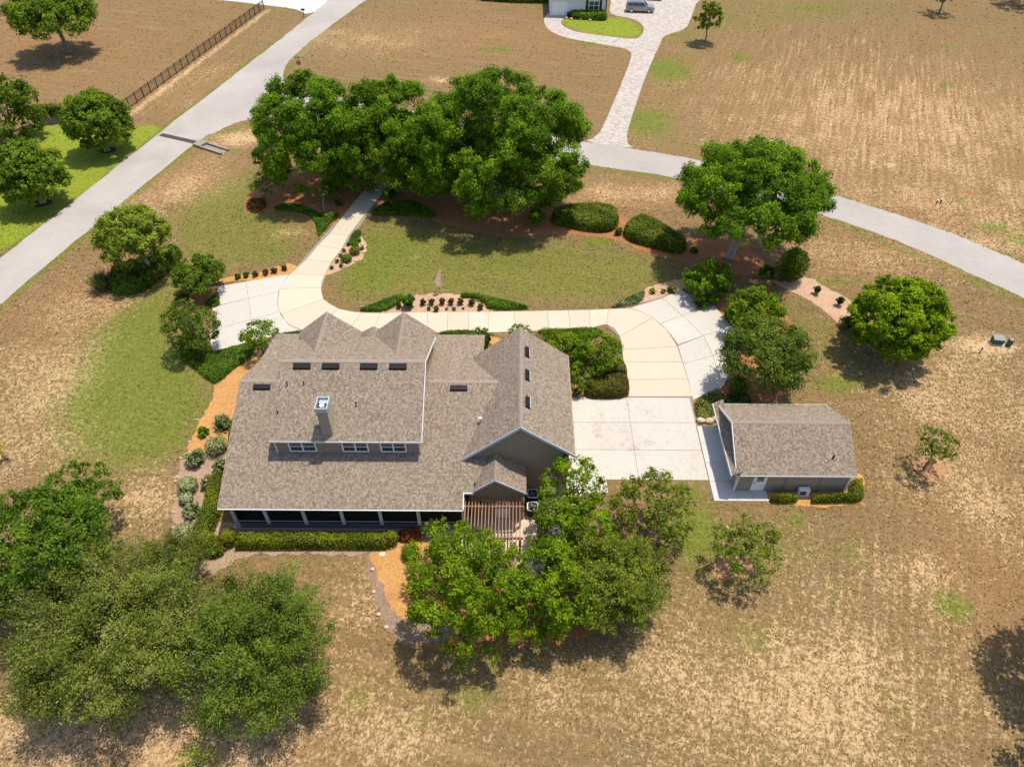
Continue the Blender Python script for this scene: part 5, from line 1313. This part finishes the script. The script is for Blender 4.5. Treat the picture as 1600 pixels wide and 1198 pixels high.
# ------------------------------------------------------------------ trees
OG = 'oaks shading the drive'
tree('oak_tree', 'big dark oak at the left end of the front row, over the rust mulch', 'leaf_oak', (484, 222, 90, 96), base=(527, 291), leaf=0.23, dens=356, n_puff=150, group=OG, low=-0.65, puff=(0.14, 0.25), lump=0.25)
tree('oak_tree', 'big oak in the middle of the front row, over the drive', 'leaf_oak', (606, 226, 100, 88), zc=5.2, leaf=0.23, dens=356, n_puff=150, group=OG, low=-0.65, puff=(0.14, 0.25), lump=0.25)
tree('oak_tree', 'biggest oak of the front row, at its right end above the lawn', 'leaf_oak', (783, 264, 136, 112), zc=5.0, leaf=0.23, dens=356, n_puff=220, group=OG, low=-0.65, puff=(0.12, 0.21), lump=0.25, deep=0.85)
tree('oak_tree', 'low oak filling the gap between the drive and the biggest oak', 'leaf_oak', (682, 258, 74, 58), zc=4.2, leaf=0.23, dens=315, n_puff=80, group=OG)
tree('oak_tree', 'round dark oak standing alone right of the two clipped hedges', 'leaf_oak', (1177, 308, 118, 82), base=(1140, 402), leaf=0.22, dens=322, n_puff=210, puff=(0.12, 0.22), bark='bark_pale', lump=0.25)
tree('small_tree', 'pale leaved small tree left of the left oak mulch', 'leaf_elm', (414, 288, 29, 24), base=(412, 312), leaf=0.2, dens=154, n_puff=26)
tree('small_tree', 'slim dark sapling in the left oak mulch', 'leaf_dark', (505, 300, 11, 15), base=(508, 334), leaf=0.2, dens=179, n_puff=14)
tree('oak_tree', 'tall oak in the brown field at the top left corner', 'leaf_oak_neighbour', (80, 22, 64, 40), base=(108, 82), leaf=0.36, dens=113, n_puff=90)
tree('oak_tree', 'round oak on the bright lawn nearest the fence', 'leaf_oak_neighbour', (150, 190, 53, 47), base=(169, 236), leaf=0.27, dens=250, n_puff=140, puff=(0.20, 0.28), lump=0.05, low=-0.6)
tree('oak_tree', 'round oak on the bright lawn at the left edge', 'leaf_oak_neighbour', (46, 271, 57, 51), base=(66, 318), leaf=0.26, dens=250, n_puff=140, puff=(0.20, 0.28), lump=0.05, low=-0.6)
tree('magnolia_tree', 'dense dark tree cut by the left edge above the oaks', 'leaf_dark', (12, 168, 50, 54), base=(18, 215), leaf=0.36, dens=77, n_puff=70, low=-0.8)
tree('spring_tree', 'pale yellow green tree over dark shrubs beside the left road', 'leaf_spring', (208, 372, 58, 45), base=(238, 428), leaf=0.24, dens=250, n_puff=130, puff=(0.16, 0.26), bark='bark_pale', lump=0.25)
tree('small_tree', 'small dark spreading tree above the left parking pad', 'leaf_dark', (312, 430, 41, 25), base=(319, 458), leaf=0.2, dens=287, n_puff=70, bark='bark_pale')
tree('small_tree', 'dense dark bushy tree left of the parking pad', 'leaf_dark', (297, 512, 45, 42), base=(300, 548), leaf=0.18, dens=215, n_puff=60, low=-0.8)
tree('small_tree', 'small green tree at the upper left corner of the house', 'leaf_maple', (406, 523, 31, 19), base=(412, 552), leaf=0.18, dens=310, n_puff=36)
tree('bright_tree', 'bright lime green round tree in the right field', 'leaf_bright', (1406, 497, 77, 62), base=(1400, 550), leaf=0.23, dens=478, n_puff=200, puff=(0.11, 0.21), lump=0.14, low=-0.8)
tree('small_tree', 'leafy green tree at the top corner of the right parking pad', 'leaf_oak', (1108, 438, 40, 32), base=(1112, 462), leaf=0.22, dens=250, n_puff=60, low=-0.7)
tree('small_tree', 'green tree right of the parking pad, behind the trunked one', 'leaf_maple', (1180, 488, 47, 35), base=(1183, 517), leaf=0.21, dens=263, n_puff=70, low=-0.7)
tree('small_tree', 'open branched green tree above the workshop roof', 'leaf_feather', (1200, 556, 72, 55), base=(1195, 606), leaf=0.19, dens=250, n_puff=90, bark='bark', lump=0.28)
tree('sapling', 'thin young tree right of the workshop on a mulch ring', 'leaf_elm', (1461, 696, 37, 25), base=(1444, 731), leaf=0.15, dens=334, n_puff=44, lump=0.3, puff=(0.16, 0.28))
tree('sapling', 'young tree below the workshop on a mulch ring', 'leaf_elm', (1168, 856, 58, 46), base=(1150, 888), leaf=0.16, dens=287, n_puff=64, lump=0.3, puff=(0.14, 0.25))
tree('maple_tree', 'young tree casting a dark shadow right of the paver drive', 'leaf_elm', (1107, 30, 22, 30), base=(1101, 67), leaf=0.36, dens=179, n_puff=44, zr=3.2, lump=0.3)
tree('small_tree', 'tree cut by the top edge at the upper right', 'leaf_elm', (1478, -8, 26, 20), base=(1467, 21), leaf=0.34, dens=89, n_puff=24)
tree('oak_tree', 'tree at the very top right corner', 'leaf_oak', (1610, -22, 40, 26), base=(1612, 8), leaf=0.4, dens=65, n_puff=30)

CG = 'trees clustered round the patio'
tree('patio_tree', 'big leafy tree below the pergola, left front of the patio cluster', 'leaf_cluster', (737, 946, 100, 94), zc=3.0, leaf=0.165, dens=379, n_puff=190, puff=(0.11, 0.18), low=-0.6, lump=0.22, group=CG)
tree('patio_tree', 'leafy tree beside the pergola, upper left of the patio cluster', 'leaf_cluster', (700, 868, 66, 52), zc=2.8, leaf=0.18, dens=196, n_puff=80, puff=(0.14, 0.22), low=-0.6, lump=0.25, group=CG)
tree('patio_tree', 'leafy tree in the middle of the patio cluster', 'leaf_cluster', (866, 928, 78, 84), zc=3.0, leaf=0.16, dens=347, n_puff=150, puff=(0.14, 0.22), low=-0.6, lump=0.25, group=CG)
wispy('patio_tree', 'feathery green tree at the right of the patio cluster', 'leaf_elm', (962, 905, 92, 96), zc=3.6, leaf=0.15, n_br=420, per=90, group=CG, up=0.7, spread=0.45)
tree('patio_tree', 'bright tree against the garage gable at the top of the patio cluster', 'leaf_cluster', (893, 764, 54, 50), zc=4.2, leaf=0.18, dens=250, n_puff=90, puff=(0.14, 0.24), low=-0.6, lump=0.25, group=CG)
tree('patio_tree', 'leafy tree right of the condensers, between garage and patio', 'leaf_cluster', (895, 830, 70, 60), zc=3.6, leaf=0.16, dens=347, n_puff=110, puff=(0.14, 0.24), low=-0.6, lump=0.25, group=CG)
tree('patio_tree', 'olive green tree at the garage apron corner of the cluster', 'leaf_elm', (1018, 802, 68, 64), zc=3.0, leaf=0.17, dens=263, n_puff=100, puff=(0.14, 0.24), low=-0.6, lump=0.28, group=CG)
tree('patio_tree', 'small leafy tree over the patio table', 'leaf_cluster', (772, 882, 46, 34), zc=2.2, leaf=0.16, dens=167, n_puff=36, low=-0.6, lump=0.28, group=CG)

BG = 'feathery trees at the lower left'
tree('evergreen_tree', 'dark green tree at the left edge, above the feathery trees', 'leaf_evergreen', (62, 870, 108, 104), zc=4.5, leaf=0.19, dens=256, n_puff=170, puff=(0.14, 0.24), lump=0.25)
tree('evergreen_tree', 'dark upright tree left of the variegated shrubs', 'leaf_evergreen', (128, 778, 56, 64), zc=3.4, leaf=0.18, dens=287, n_puff=100, puff=(0.14, 0.24), lump=0.28)
wispy('feathery_tree', 'wide pale olive feathery tree, left of the lower left pair', 'leaf_olive', (168, 985, 172, 130), zc=4.2, leaf=0.15, n_br=760, per=75, group=BG, up=0.75, spread=0.55, zr=3.3, fz=0.6)
wispy('feathery_tree', 'wide green feathery tree below the porch, right of the lower left pair', 'leaf_feather', (396, 1012, 142, 124), zc=3.8, leaf=0.15, n_br=680, per=75, group=BG, up=0.75, spread=0.55, zr=3.2, fz=0.6)
wispy('feathery_tree', 'small sparse olive tree between dark tree and porch corner', 'leaf_olive', (268, 890, 70, 52), zc=2.6, leaf=0.14, n_br=200, per=90, group=BG, up=0.8, spread=0.4)
tree('sapling', 'bright sapling cut by the bottom edge', 'leaf_spring', (302, 1195, 38, 16), zc=1.4, leaf=0.14, dens=250, n_puff=26)
tree('sapling', 'tiny yellow green sapling at the left edge', 'leaf_gold', (-2, 703, 16, 16), zc=1.2, leaf=0.13, dens=299, n_puff=16)
tree('oak_tree', 'big oak outside the lower right corner casting the dark shadow', 'leaf_oak', (1790, 955, 125, 125), zc=7.5, leaf=0.3, dens=64, n_puff=110, lump=0.25)
tree('oak_tree', 'second oak outside the lower right corner, nearer the camera', 'leaf_oak', (1800, 1160, 120, 110), zc=7.0, leaf=0.32, dens=57, n_puff=90, lump=0.25)

# ------------------------------------------------------------------ hedges and ground cover
hedge('clipped_hedge', 'broad clipped hedge touching the biggest oak', 'leaf_hedge_dark', [(866, 352), (864, 338), (890, 330), (930, 327), (958, 334), (966, 346), (962, 358), (945, 364), (915, 362), (885, 356)], 1.25, 0.5, 0.16, 110)
hedge('clipped_hedge', 'long clipped hedge between the hedge gap and the lone oak', 'leaf_hedge_dark', [(974, 366), (982, 354), (1000, 346), (1018, 350), (1045, 366), (1068, 382), (1070, 393), (1052, 397), (1015, 387), (985, 378)], 1.25, 0.5, 0.16, 110)
hedge('clipped_hedge', 'long clipped yellow green hedge along the screened porch', 'leaf_hedge', [(-20.2, 27.75), (-9.3, 27.85), (-9.1, 28.3), (-9.3, 28.95), (-15, 28.95), (-20.2, 28.9)], 0.95, 0.32, 0.11, 260, world=True, smooth=False)
shrub('clipped_shrub', 'round clipped bush at the left end of the porch hedge', 'leaf_hedge', (362, 846), 0.62, 1.35, 0.10, 1500, lumpy=False)
shrub('clipped_shrub', 'round clipped bush at the right end of the porch hedge', 'leaf_hedge', (613, 846), 0.58, 1.25, 0.10, 1400, lumpy=False)
hedge('clipped_hedge', 'curving clipped hedge wrapping the lower left house corner', 'leaf_hedge', [(352, 748), (352, 780), (345, 806), (338, 824), (333, 838), (346, 846), (353, 862), (340, 872), (318, 870), (306, 855), (304, 835), (316, 812), (322, 790), (326, 765), (338, 748)], 1.05, 0.4, 0.11, 240)
hedge('clipped_hedge', 'narrow clipped hedge under the left eave', 'leaf_hedge', [(360, 680), (368, 655), (373, 655), (366, 700), (360, 715)], 0.8, 0.2, 0.11, 220, smooth=False)
shrub('clipped_shrub', 'bright round bush on the orange path', 'leaf_cover', (642, 868), 0.62, 1.15, 0.10, 1500, lumpy=False)
hedge('clipped_hedge', 'short clipped hedge left of the heat pump', 'leaf_hedge_dark', [(1207, 778), (1240, 778), (1242, 786), (1207, 786)], 0.75, 0.25, 0.10, 260)
hedge('clipped_hedge', 'L shaped clipped hedge at the lower right workshop corner', 'leaf_hedge', [(1268, 780), (1325, 776), (1328, 755), (1344, 755), (1347, 782), (1335, 786), (1268, 787)], 0.8, 0.25, 0.10, 260, smooth=False)
hedge('clipped_hedge', 'bronze clipped hedge beside the garage apron, nearer the apron', 'leaf_hedge_bronze', [(918, 622), (916, 606), (935, 598), (960, 592), (978, 596), (981, 618), (960, 624)], 1.0, 0.4, 0.12, 200)
hedge('clipped_hedge', 'bronze clipped hedge beside the drive bend, farther from the apron', 'leaf_hedge_bronze', [(940, 592), (948, 578), (972, 572), (978, 590), (960, 590)], 0.9, 0.3, 0.12, 200)
tree('camellia_tree', 'large glossy shrub against the far garage wall, nearer the ridge', 'leaf_maple', (868, 548, 46, 34), zc=1.9, leaf=0.17, dens=420, n_puff=60, low=-0.7, cat='shrub', zr=1.6)
tree('camellia_tree', 'large glossy shrub beside the drive bend', 'leaf_maple', (932, 552, 42, 44), zc=1.8, leaf=0.17, dens=420, n_puff=60, low=-0.7, cat='shrub', zr=1.7)
tree('camellia_tree', 'low glossy shrub at the garage eave corner', 'leaf_maple', (905, 590, 26, 20), zc=1.3, leaf=0.16, dens=420, n_puff=30, low=-0.7, cat='shrub', zr=1.1)
tree('camellia_tree', 'small shrub peeking over the garage ridge', 'leaf_maple', (812, 524, 22, 12), zc=1.2, leaf=0.16, dens=420, n_puff=24, low=-0.6, cat='shrub', zr=1.0)
shrub('bush', 'rounded green bush behind the roof right of the twin gables', 'leaf_oak', (752, 540), 1.3, 1.7, 0.15, 1600)
hedge('ground_cover', 'low green ground cover between drive and garage shrubs', 'leaf_cover', [(850, 524), (845, 518), (900, 515), (930, 515), (940, 524), (900, 530)], 0.35, 0.2, 0.13, 150, cat='ground cover')
hedge('ground_cover', 'low green ground cover strip behind the house roof', 'leaf_cover', [(690, 524), (700, 519.5), (740, 519.5), (745, 528)], 0.4, 0.2, 0.13, 150, cat='ground cover')
hedge('ground_cover', 'green ground cover strip behind the upper left roof', 'leaf_cover', [(430, 532), (445, 523), (480, 520), (482, 530)], 0.4, 0.2, 0.13, 150, cat='ground cover')
hedge('ground_cover', 'broad deep green ground cover below the left parking pad', 'leaf_cover', [(282, 558), (300, 546), (332, 551), (375, 541), (398, 534), (396, 552), (385, 563), (365, 578), (345, 596), (332, 599), (310, 582)], 0.36, 0.22, 0.12, 150, cat='ground cover')
hedge('ground_cover', 'small ground cover wedge between the two dark left pad trees', 'leaf_cover', [(318, 478), (338, 462), (343, 477), (330, 482)], 0.3, 0.2, 0.12, 150, cat='ground cover')
hedge('ground_cover', 'curving ground cover at the left side of the shaded drive', 'leaf_cover', [(428, 327), (445, 320), (470, 322), (500, 334), (530, 335), (515, 352), (498, 370), (494, 352), (482, 338), (455, 331)], 0.32, 0.22, 0.14, 130, cat='ground cover')
hedge('ground_cover', 'dark ground cover right of the shaded drive', 'leaf_cover', [(580, 336), (592, 324), (620, 316), (650, 318), (680, 336), (672, 341), (630, 338)], 0.4, 0.25, 0.14, 130, cat='ground cover')
hedge('ground_cover', 'ground cover tongue at the top of the stony drive bed', 'leaf_cover', [(545, 378), (556, 362), (564, 364), (561, 376), (560, 386), (552, 386)], 0.35, 0.2, 0.12, 150, cat='ground cover')
hedge('ground_cover', 'low green hedge wing left of the flagpole bed', 'leaf_cover', [(563, 486), (590, 475), (618, 464), (629, 463), (628, 470), (604, 486)], 0.4, 0.25, 0.12, 150, cat='ground cover')
hedge('ground_cover', 'low green hedge wing right of the flagpole bed', 'leaf_cover', [(722, 461), (740, 461), (765, 466), (800, 474), (821, 480), (820, 484), (766, 484), (758, 475), (742, 467), (722, 466)], 0.42, 0.25, 0.12, 150, cat='ground cover')
hedge('ground_cover', 'grey green ground cover left of the small bed at the right pad', 'leaf_variegated', [(955, 481), (975, 469), (1003, 456), (1007, 462), (1000, 473), (975, 480)], 0.28, 0.2, 0.12, 130, cat='ground cover')
hedge('ground_cover', 'yellow green ground cover above the workshop walk', 'leaf_yellowgreen', [(1086, 632), (1105, 616), (1135, 620), (1124, 640), (1122, 652), (1092, 656)], 0.3, 0.2, 0.13, 150, cat='ground cover')
hedge('ground_cover', 'mixed ground cover at the upper workshop eave', 'leaf_olive', [(1130, 628), (1140, 616), (1170, 618), (1170, 634), (1135, 638)], 0.3, 0.2, 0.12, 120, cat='ground cover')
hedge('dark_shrubs', 'dark spreading shrub mass under the pale yellow green tree', 'leaf_dark', [(172, 440), (195, 420), (240, 410), (270, 392), (285, 398), (278, 412), (258, 432), (225, 456), (195, 462), (176, 458)], 1.2, 0.7, 0.18, 120, cat='shrub', wob=0.18)
hedge('clipped_hedge', 'short clipped hedge between the far left dark tree and the fence oak', 'leaf_hedge', [(56, 182), (58, 176), (108, 174), (108, 181)], 1.3, 0.35, 0.2, 60)
hedge('dark_hedge', 'dark hedge line at the top edge left of the white house', 'leaf_dark', [(755, 2), (850, 6), (851, -3), (755, -6)], 1.2, 0.5, 0.4, 25)

# shrubs, each its own
for p, r, h, lb in (((350, 666), 0.78, 1.0, 'variegated shrub nearest the left eave on the orange mulch'), ((341, 703), 0.85, 1.15, 'large variegated shrub below the small green one on the mulch'),
                    ((308, 722), 0.78, 1.0, 'variegated shrub at the outer end of the orange mulch'), ((349, 733), 0.62, 0.9, 'sparse variegated shrub tucked under the left eave'),
                    ((296, 764), 0.72, 0.95, 'variegated shrub at the outer bed edge just below the orange mulch'), ((328, 758), 0.62, 0.85, 'variegated shrub beside the top of the curving hedge'),
                    ((293, 783), 0.48, 0.7, 'smallest variegated shrub of the brown bed'), ((303, 802), 0.66, 0.8, 'variegated shrub just below the smallest one'),
                    ((293, 838), 0.80, 1.05, 'lowest variegated shrub, beside the foot of the curving hedge')):
    shrub('variegated_shrub', lb, 'leaf_variegated', p, r * 1.08, h * 1.05, 0.12, 1500, group='variegated shrubs left of the house', lumpy=(r in (0.78, 0.62, 0.66)), n_puff=20)
shrub('bush', 'small fresh green bush among the variegated shrubs', 'leaf_bright', (319, 678), 0.55, 0.8, 0.12, 700)
hedge('copper_plants', 'copper red foliage plants at the right end of the porch hedge', 'leaf_copper', [(624, 845), (628, 832), (652, 830), (656, 842), (640, 848)], 0.6, 0.3, 0.16, 110, cat='plants', wob=0.15)
hedge('copper_plants', 'reddish low plants left of the left oak mulch', 'leaf_copper', [(386, 328), (390, 314), (412, 312), (416, 324), (400, 334)], 0.35, 0.3, 0.16, 60, cat='plants', wob=0.12)
shrub('bush', 'rounded bush at the left end of the flagpole bed', 'leaf_oak', (639, 480), 0.72, 1.5, 0.13, 1200)
names = ['first', 'second', 'third', 'fourth', 'fifth', 'sixth', 'seventh', 'eighth']
for i, p in enumerate(((623.5, 481), (661, 476), (675, 475.5), (691, 475), (705, 475), (720, 475), (737, 477), (751, 483))):
    shrub('bed_shrub', names[i] + ' small reddish shrub from the left in the flagpole bed row', 'leaf_rust', p, 0.36, 0.75, 0.1, 420, group='reddish shrubs in the flagpole bed', n_puff=9)
for i, p in enumerate(((682, 486), (670, 484), (698, 484), (710, 484), (724, 483))):
    shrub('bed_plant', ('largest green plant at the front of the flagpole bed', 'green tuft left of the largest green plant', 'tiny plant right of the largest green plant', 'yellow green tuft fourth in the front of the flagpole bed', 'rightmost tiny tuft at the front of the flagpole bed')[i], 'leaf_yellowgreen' if i else 'leaf_elm', p, (0.36, 0.24, 0.18, 0.24, 0.16)[i], (0.7, 0.4, 0.25, 0.35, 0.25)[i], 0.09, 260, cat='plant', n_puff=8)
for i, p in enumerate(((1049, 456), (1036, 457), (1019, 457))):
    shrub('gold_plant', ('largest golden yellow plant, right in the small pad bed', 'smallest golden plant, middle of the small pad bed', 'golden plant at the left of the small pad bed')[i], 'leaf_gold', p, (0.55, 0.3, 0.4)[i], (0.7, 0.45, 0.5)[i], 0.12, (500, 260, 320)[i], cat='plant', group='golden plants in the pad bed', n_puff=9)
for i, p in enumerate(((555, 396), (542, 408))):
    shrub('bush', ('upper of two round bushes in the stony drive bed', 'lower of two round bushes in the stony drive bed')[i], 'leaf_hedge_dark', p, 0.62, 0.8, 0.11, 900, lumpy=False)
for i, p in enumerate(((545, 384), (538, 393), (533, 401), (527, 410), (533, 417), (519, 420), (562, 378), (566, 390))):
    shrub('bed_plant', names[i] + ' small tuft along the stony drive bed', 'leaf_yellowgreen' if i % 2 else 'leaf_olive', p, 0.27, 0.4, 0.1, 240, cat='plant', group='tufts in the stony drive bed', n_puff=7)
for i, p in enumerate(((445, 422), (429, 426), (416, 428.5), (400, 431), (385, 433), (372, 435))):
    shrub('bed_shrub', names[i] + ' small dark shrub from the right in the strip above the left pad', 'leaf_rust' if i < 4 else 'leaf_dark', p, 0.38, 0.6, 0.11, 380, group='small shrubs above the left pad', n_puff=8)
shrub('bush', 'dark bush at the foot of the small dark spreading tree', 'leaf_dark', (288, 472), 0.8, 1.0, 0.15, 700)
shrub('evergreen_shrub', 'dark conical evergreen right of the lone oak', 'leaf_dark', (1232, 436), 1.55, 3.6, 0.19, 3200, lumpy=False)
shrub('bush', 'round dark bush at the workshop end of the right pad', 'leaf_dark', (1151, 612), 0.92, 1.6, 0.13, 1700, lumpy=False)
shrub('bush', 'dark bush left of the dark conical evergreen', 'leaf_dark', (1196, 432), 1.0, 1.1, 0.16, 800)
shrub('bush', 'green bush between the two trees at the right pad edge', 'leaf_maple', (1140, 500), 0.9, 1.1, 0.15, 900)
shrub('bush', 'spreading shrub at the pad side of the corner tree', 'leaf_cover', (1095, 478), 0.95, 1.0, 0.14, 900)
shrub('bush', 'olive shrub at the left foot of the lime green tree', 'leaf_olive', (1322, 512), 0.95, 1.4, 0.14, 800)
shrub('bush', 'sparse upright plant left of two in the pale pink strip', 'leaf_olive', (1275, 459), 0.45, 1.1, 0.14, 260, cat='plant', n_puff=8)
shrub('bush', 'dark upright plant right of two in the pale pink strip', 'leaf_dark', (1310, 477), 0.42, 1.2, 0.13, 420, cat='plant', n_puff=9)
shrub('bush', 'little green bush in the gap between the clipped hedges', 'leaf_dark', (966, 366), 0.5, 0.8, 0.15, 320)
shrub('bush', 'little dark bush at the right end of the long clipped hedge', 'leaf_dark', (1083, 396), 0.5, 0.8, 0.15, 320)
shrub('bush', 'dark round bush at the drive edge under the middle oak', 'leaf_dark', (612, 310), 1.1, 1.5, 0.16, 900)
shrub('bush', 'yellow green bush under the garage eave', 'leaf_yellowgreen', (901, 618), 0.5, 0.8, 0.13, 420)
shrub('bush', 'dark shrub in the left oak mulch beside the drive', 'leaf_dark', (530, 322), 0.6, 1.1, 0.15, 420)
def blades(name, label, px, r, h, mat, n=260):
    SEED[0] += 1; rng = np.random.default_rng(SEED[0]); g = G(*px)
    a = rng.uniform(0, 6.283, n); t = rng.uniform(0.15, 1.0, n)
    d = np.column_stack([np.cos(a) * t, np.sin(a) * t, np.full(n, 1.0)]) * np.array([r, r, h])
    base = np.array(g) + np.column_stack([rng.normal(0, r * 0.2, (n, 2)), np.zeros(n)]); w = np.column_stack([-np.sin(a), np.cos(a), np.zeros(n)]) * 0.035
    mid = base + d * 0.6; tip = base + d * np.column_stack([np.ones(n), np.ones(n), rng.uniform(0.6, 1.0, n)])
    V = np.stack([base, mid + w, tip, mid - w], 1).reshape(-1, 3)
    o = mesh_quads(name, V, np.arange(4 * n).reshape(-1, 4), [mat], rng.random(n), org=tuple(g))
    return tag(o, label, 'plant')
blades('ornamental_grass', 'spiky ornamental grass clump left of the dark shrub mass', (163, 452), 1.5, 1.9, 'leaf_grass', 420)

# ------------------------------------------------------------------ grass blades and thatch on the open ground
def grass_cover():
    rng = np.random.default_rng(77)
    o = bpy.data.objects['ground']; nv = len(o.data.vertices)
    gr = np.zeros(nv, np.float32); lu = np.zeros(nv, np.float32); sa = np.zeros(nv, np.float32)
    o.data.attributes['green'].data.foreach_get('value', gr); o.data.attributes['lush'].data.foreach_get('value', lu); o.data.attributes['sand'].data.foreach_get('value', sa)
    x0, x1, y0, y1, st = -100.0, 110.0, -6.0, 186.0, 0.8
    nx, ny = int((x1 - x0) / st) + 1, int((y1 - y0) / st) + 1
    P = []
    for ya, yb, n in ((6, 45, 85000), (45, 75, 45000), (75, 150, 20000)):
        hw = lambda y: 0.62 * np.sqrt(y * y + 45 * 45) * 1.12 + 3
        y = rng.uniform(ya, yb, n); x = rng.uniform(-1, 1, n) * hw(y); P.append(np.column_stack([x, y]))
    P = np.concatenate(P); P = P[(np.abs(P[:, 0]) < 99)]
    for px in NO_GRASS: P = P[~inside(P, px)]
    ix = np.clip(((P[:, 0] - x0) / (x1 - x0) * (nx - 1)).astype(int), 0, nx - 1); iy = np.clip(((P[:, 1] - y0) / (y1 - y0) * (ny - 1)).astype(int), 0, ny - 1)
    k = iy * nx + ix; g, l, sd = gr[k], lu[k], sa[k]
    keep = rng.random(len(P)) < np.clip(1.1 - 0.8 * sd, 0.12, 1) * np.clip(1.15 - 0.8 * g - 0.3 * l, 0.4, 1); P, g, l, sd = P[keep], g[keep], l[keep], sd[keep]
    n = len(P); size = 0.11 + 0.0017 * P[:, 1]
    z = rng.uniform(0.02, 0.07, n)
    N = rng.normal(size=(n, 3)) * 0.42 + np.array([0, 0, 1.0])
    V, Q = leaf_quads(np.column_stack([P, z]), N, size, 0.42, rng)
    V[:, 2] = np.maximum(V[:, 2], 0.004)
    isg = rng.random(n) < np.clip(g * 1.3 + l * 1.2 - 0.12, 0.03, 0.95)
    val = np.where(isg, np.where(l > 0.4, rng.uniform(0.80, 1.0, n), rng.uniform(0.52, 0.78, n)), rng.uniform(0.0, 0.46, n))
    ob = mesh_quads('grass_cover', V, Q, ['grass_blades'], val)
    tag(ob, 'short dry and green grass growing over the open ground', 'grass', None, 'stuff')
def grass_mat():
    m, nt, p, o = mat_new('grass_blades')
    a = nd(nt, 'Attribute', _attribute_name='v')
    c = ramp(nt, a.outputs['Fac'], [(0.0, (0.125, 0.083, 0.036)), (0.22, (0.210, 0.134, 0.056)), (0.47, (0.370, 0.246, 0.118)), (0.52, (0.090, 0.112, 0.016)), (0.78, (0.190, 0.182, 0.036)), (0.82, (0.120, 0.170, 0.012)), (1.0, (0.265, 0.295, 0.034))])
    nt.links.new(c, p.inputs['Base Color']); setp(p, 0.9, 0.1); M['grass_blades'] = m
grass_mat()
_w = lambda px: [q[:2] for q in W(px)]
NO_GRASS = [_w(road_w), _w(soil), [(-21.5, 29.4), (4.2, 29.4), (4.2, 47), (-21.5, 47)], [(15.2, 32.2), (25.6, 32.2), (25.6, 40.2), (15.2, 40.2)], [(3.8, 33), (15.3, 33), (15.3, 43.5), (3.8, 43.5)]]
for o_ in list(bpy.data.objects):
    if o_.name.split('.')[0] in ('mulch_bed', 'paver_driveway', 'driveway_apron', 'patio', 'soil_bed') and o_.type == 'MESH':
        bm = bmesh.new(); bm.from_mesh(o_.data)
        be = {}
        for e in bm.edges:
            if len(e.link_faces) == 1: be.setdefault(e.verts[0].index, []).append(e.verts[1].index); be.setdefault(e.verts[1].index, []).append(e.verts[0].index)
        bm.verts.ensure_lookup_table()
        if be:
            st_ = next(iter(be)); loop = [st_]; prev = None; cur = st_
            while True:
                nx_ = [q for q in be[cur] if q != prev]
                if not nx_ or nx_[0] == st_: break
                prev, cur = cur, nx_[0]; loop.append(cur)
                if len(loop) > 4000: break
            NO_GRASS.append([tuple(bm.verts[i].co[:2]) for i in loop])
        bm.free()
grass_cover()
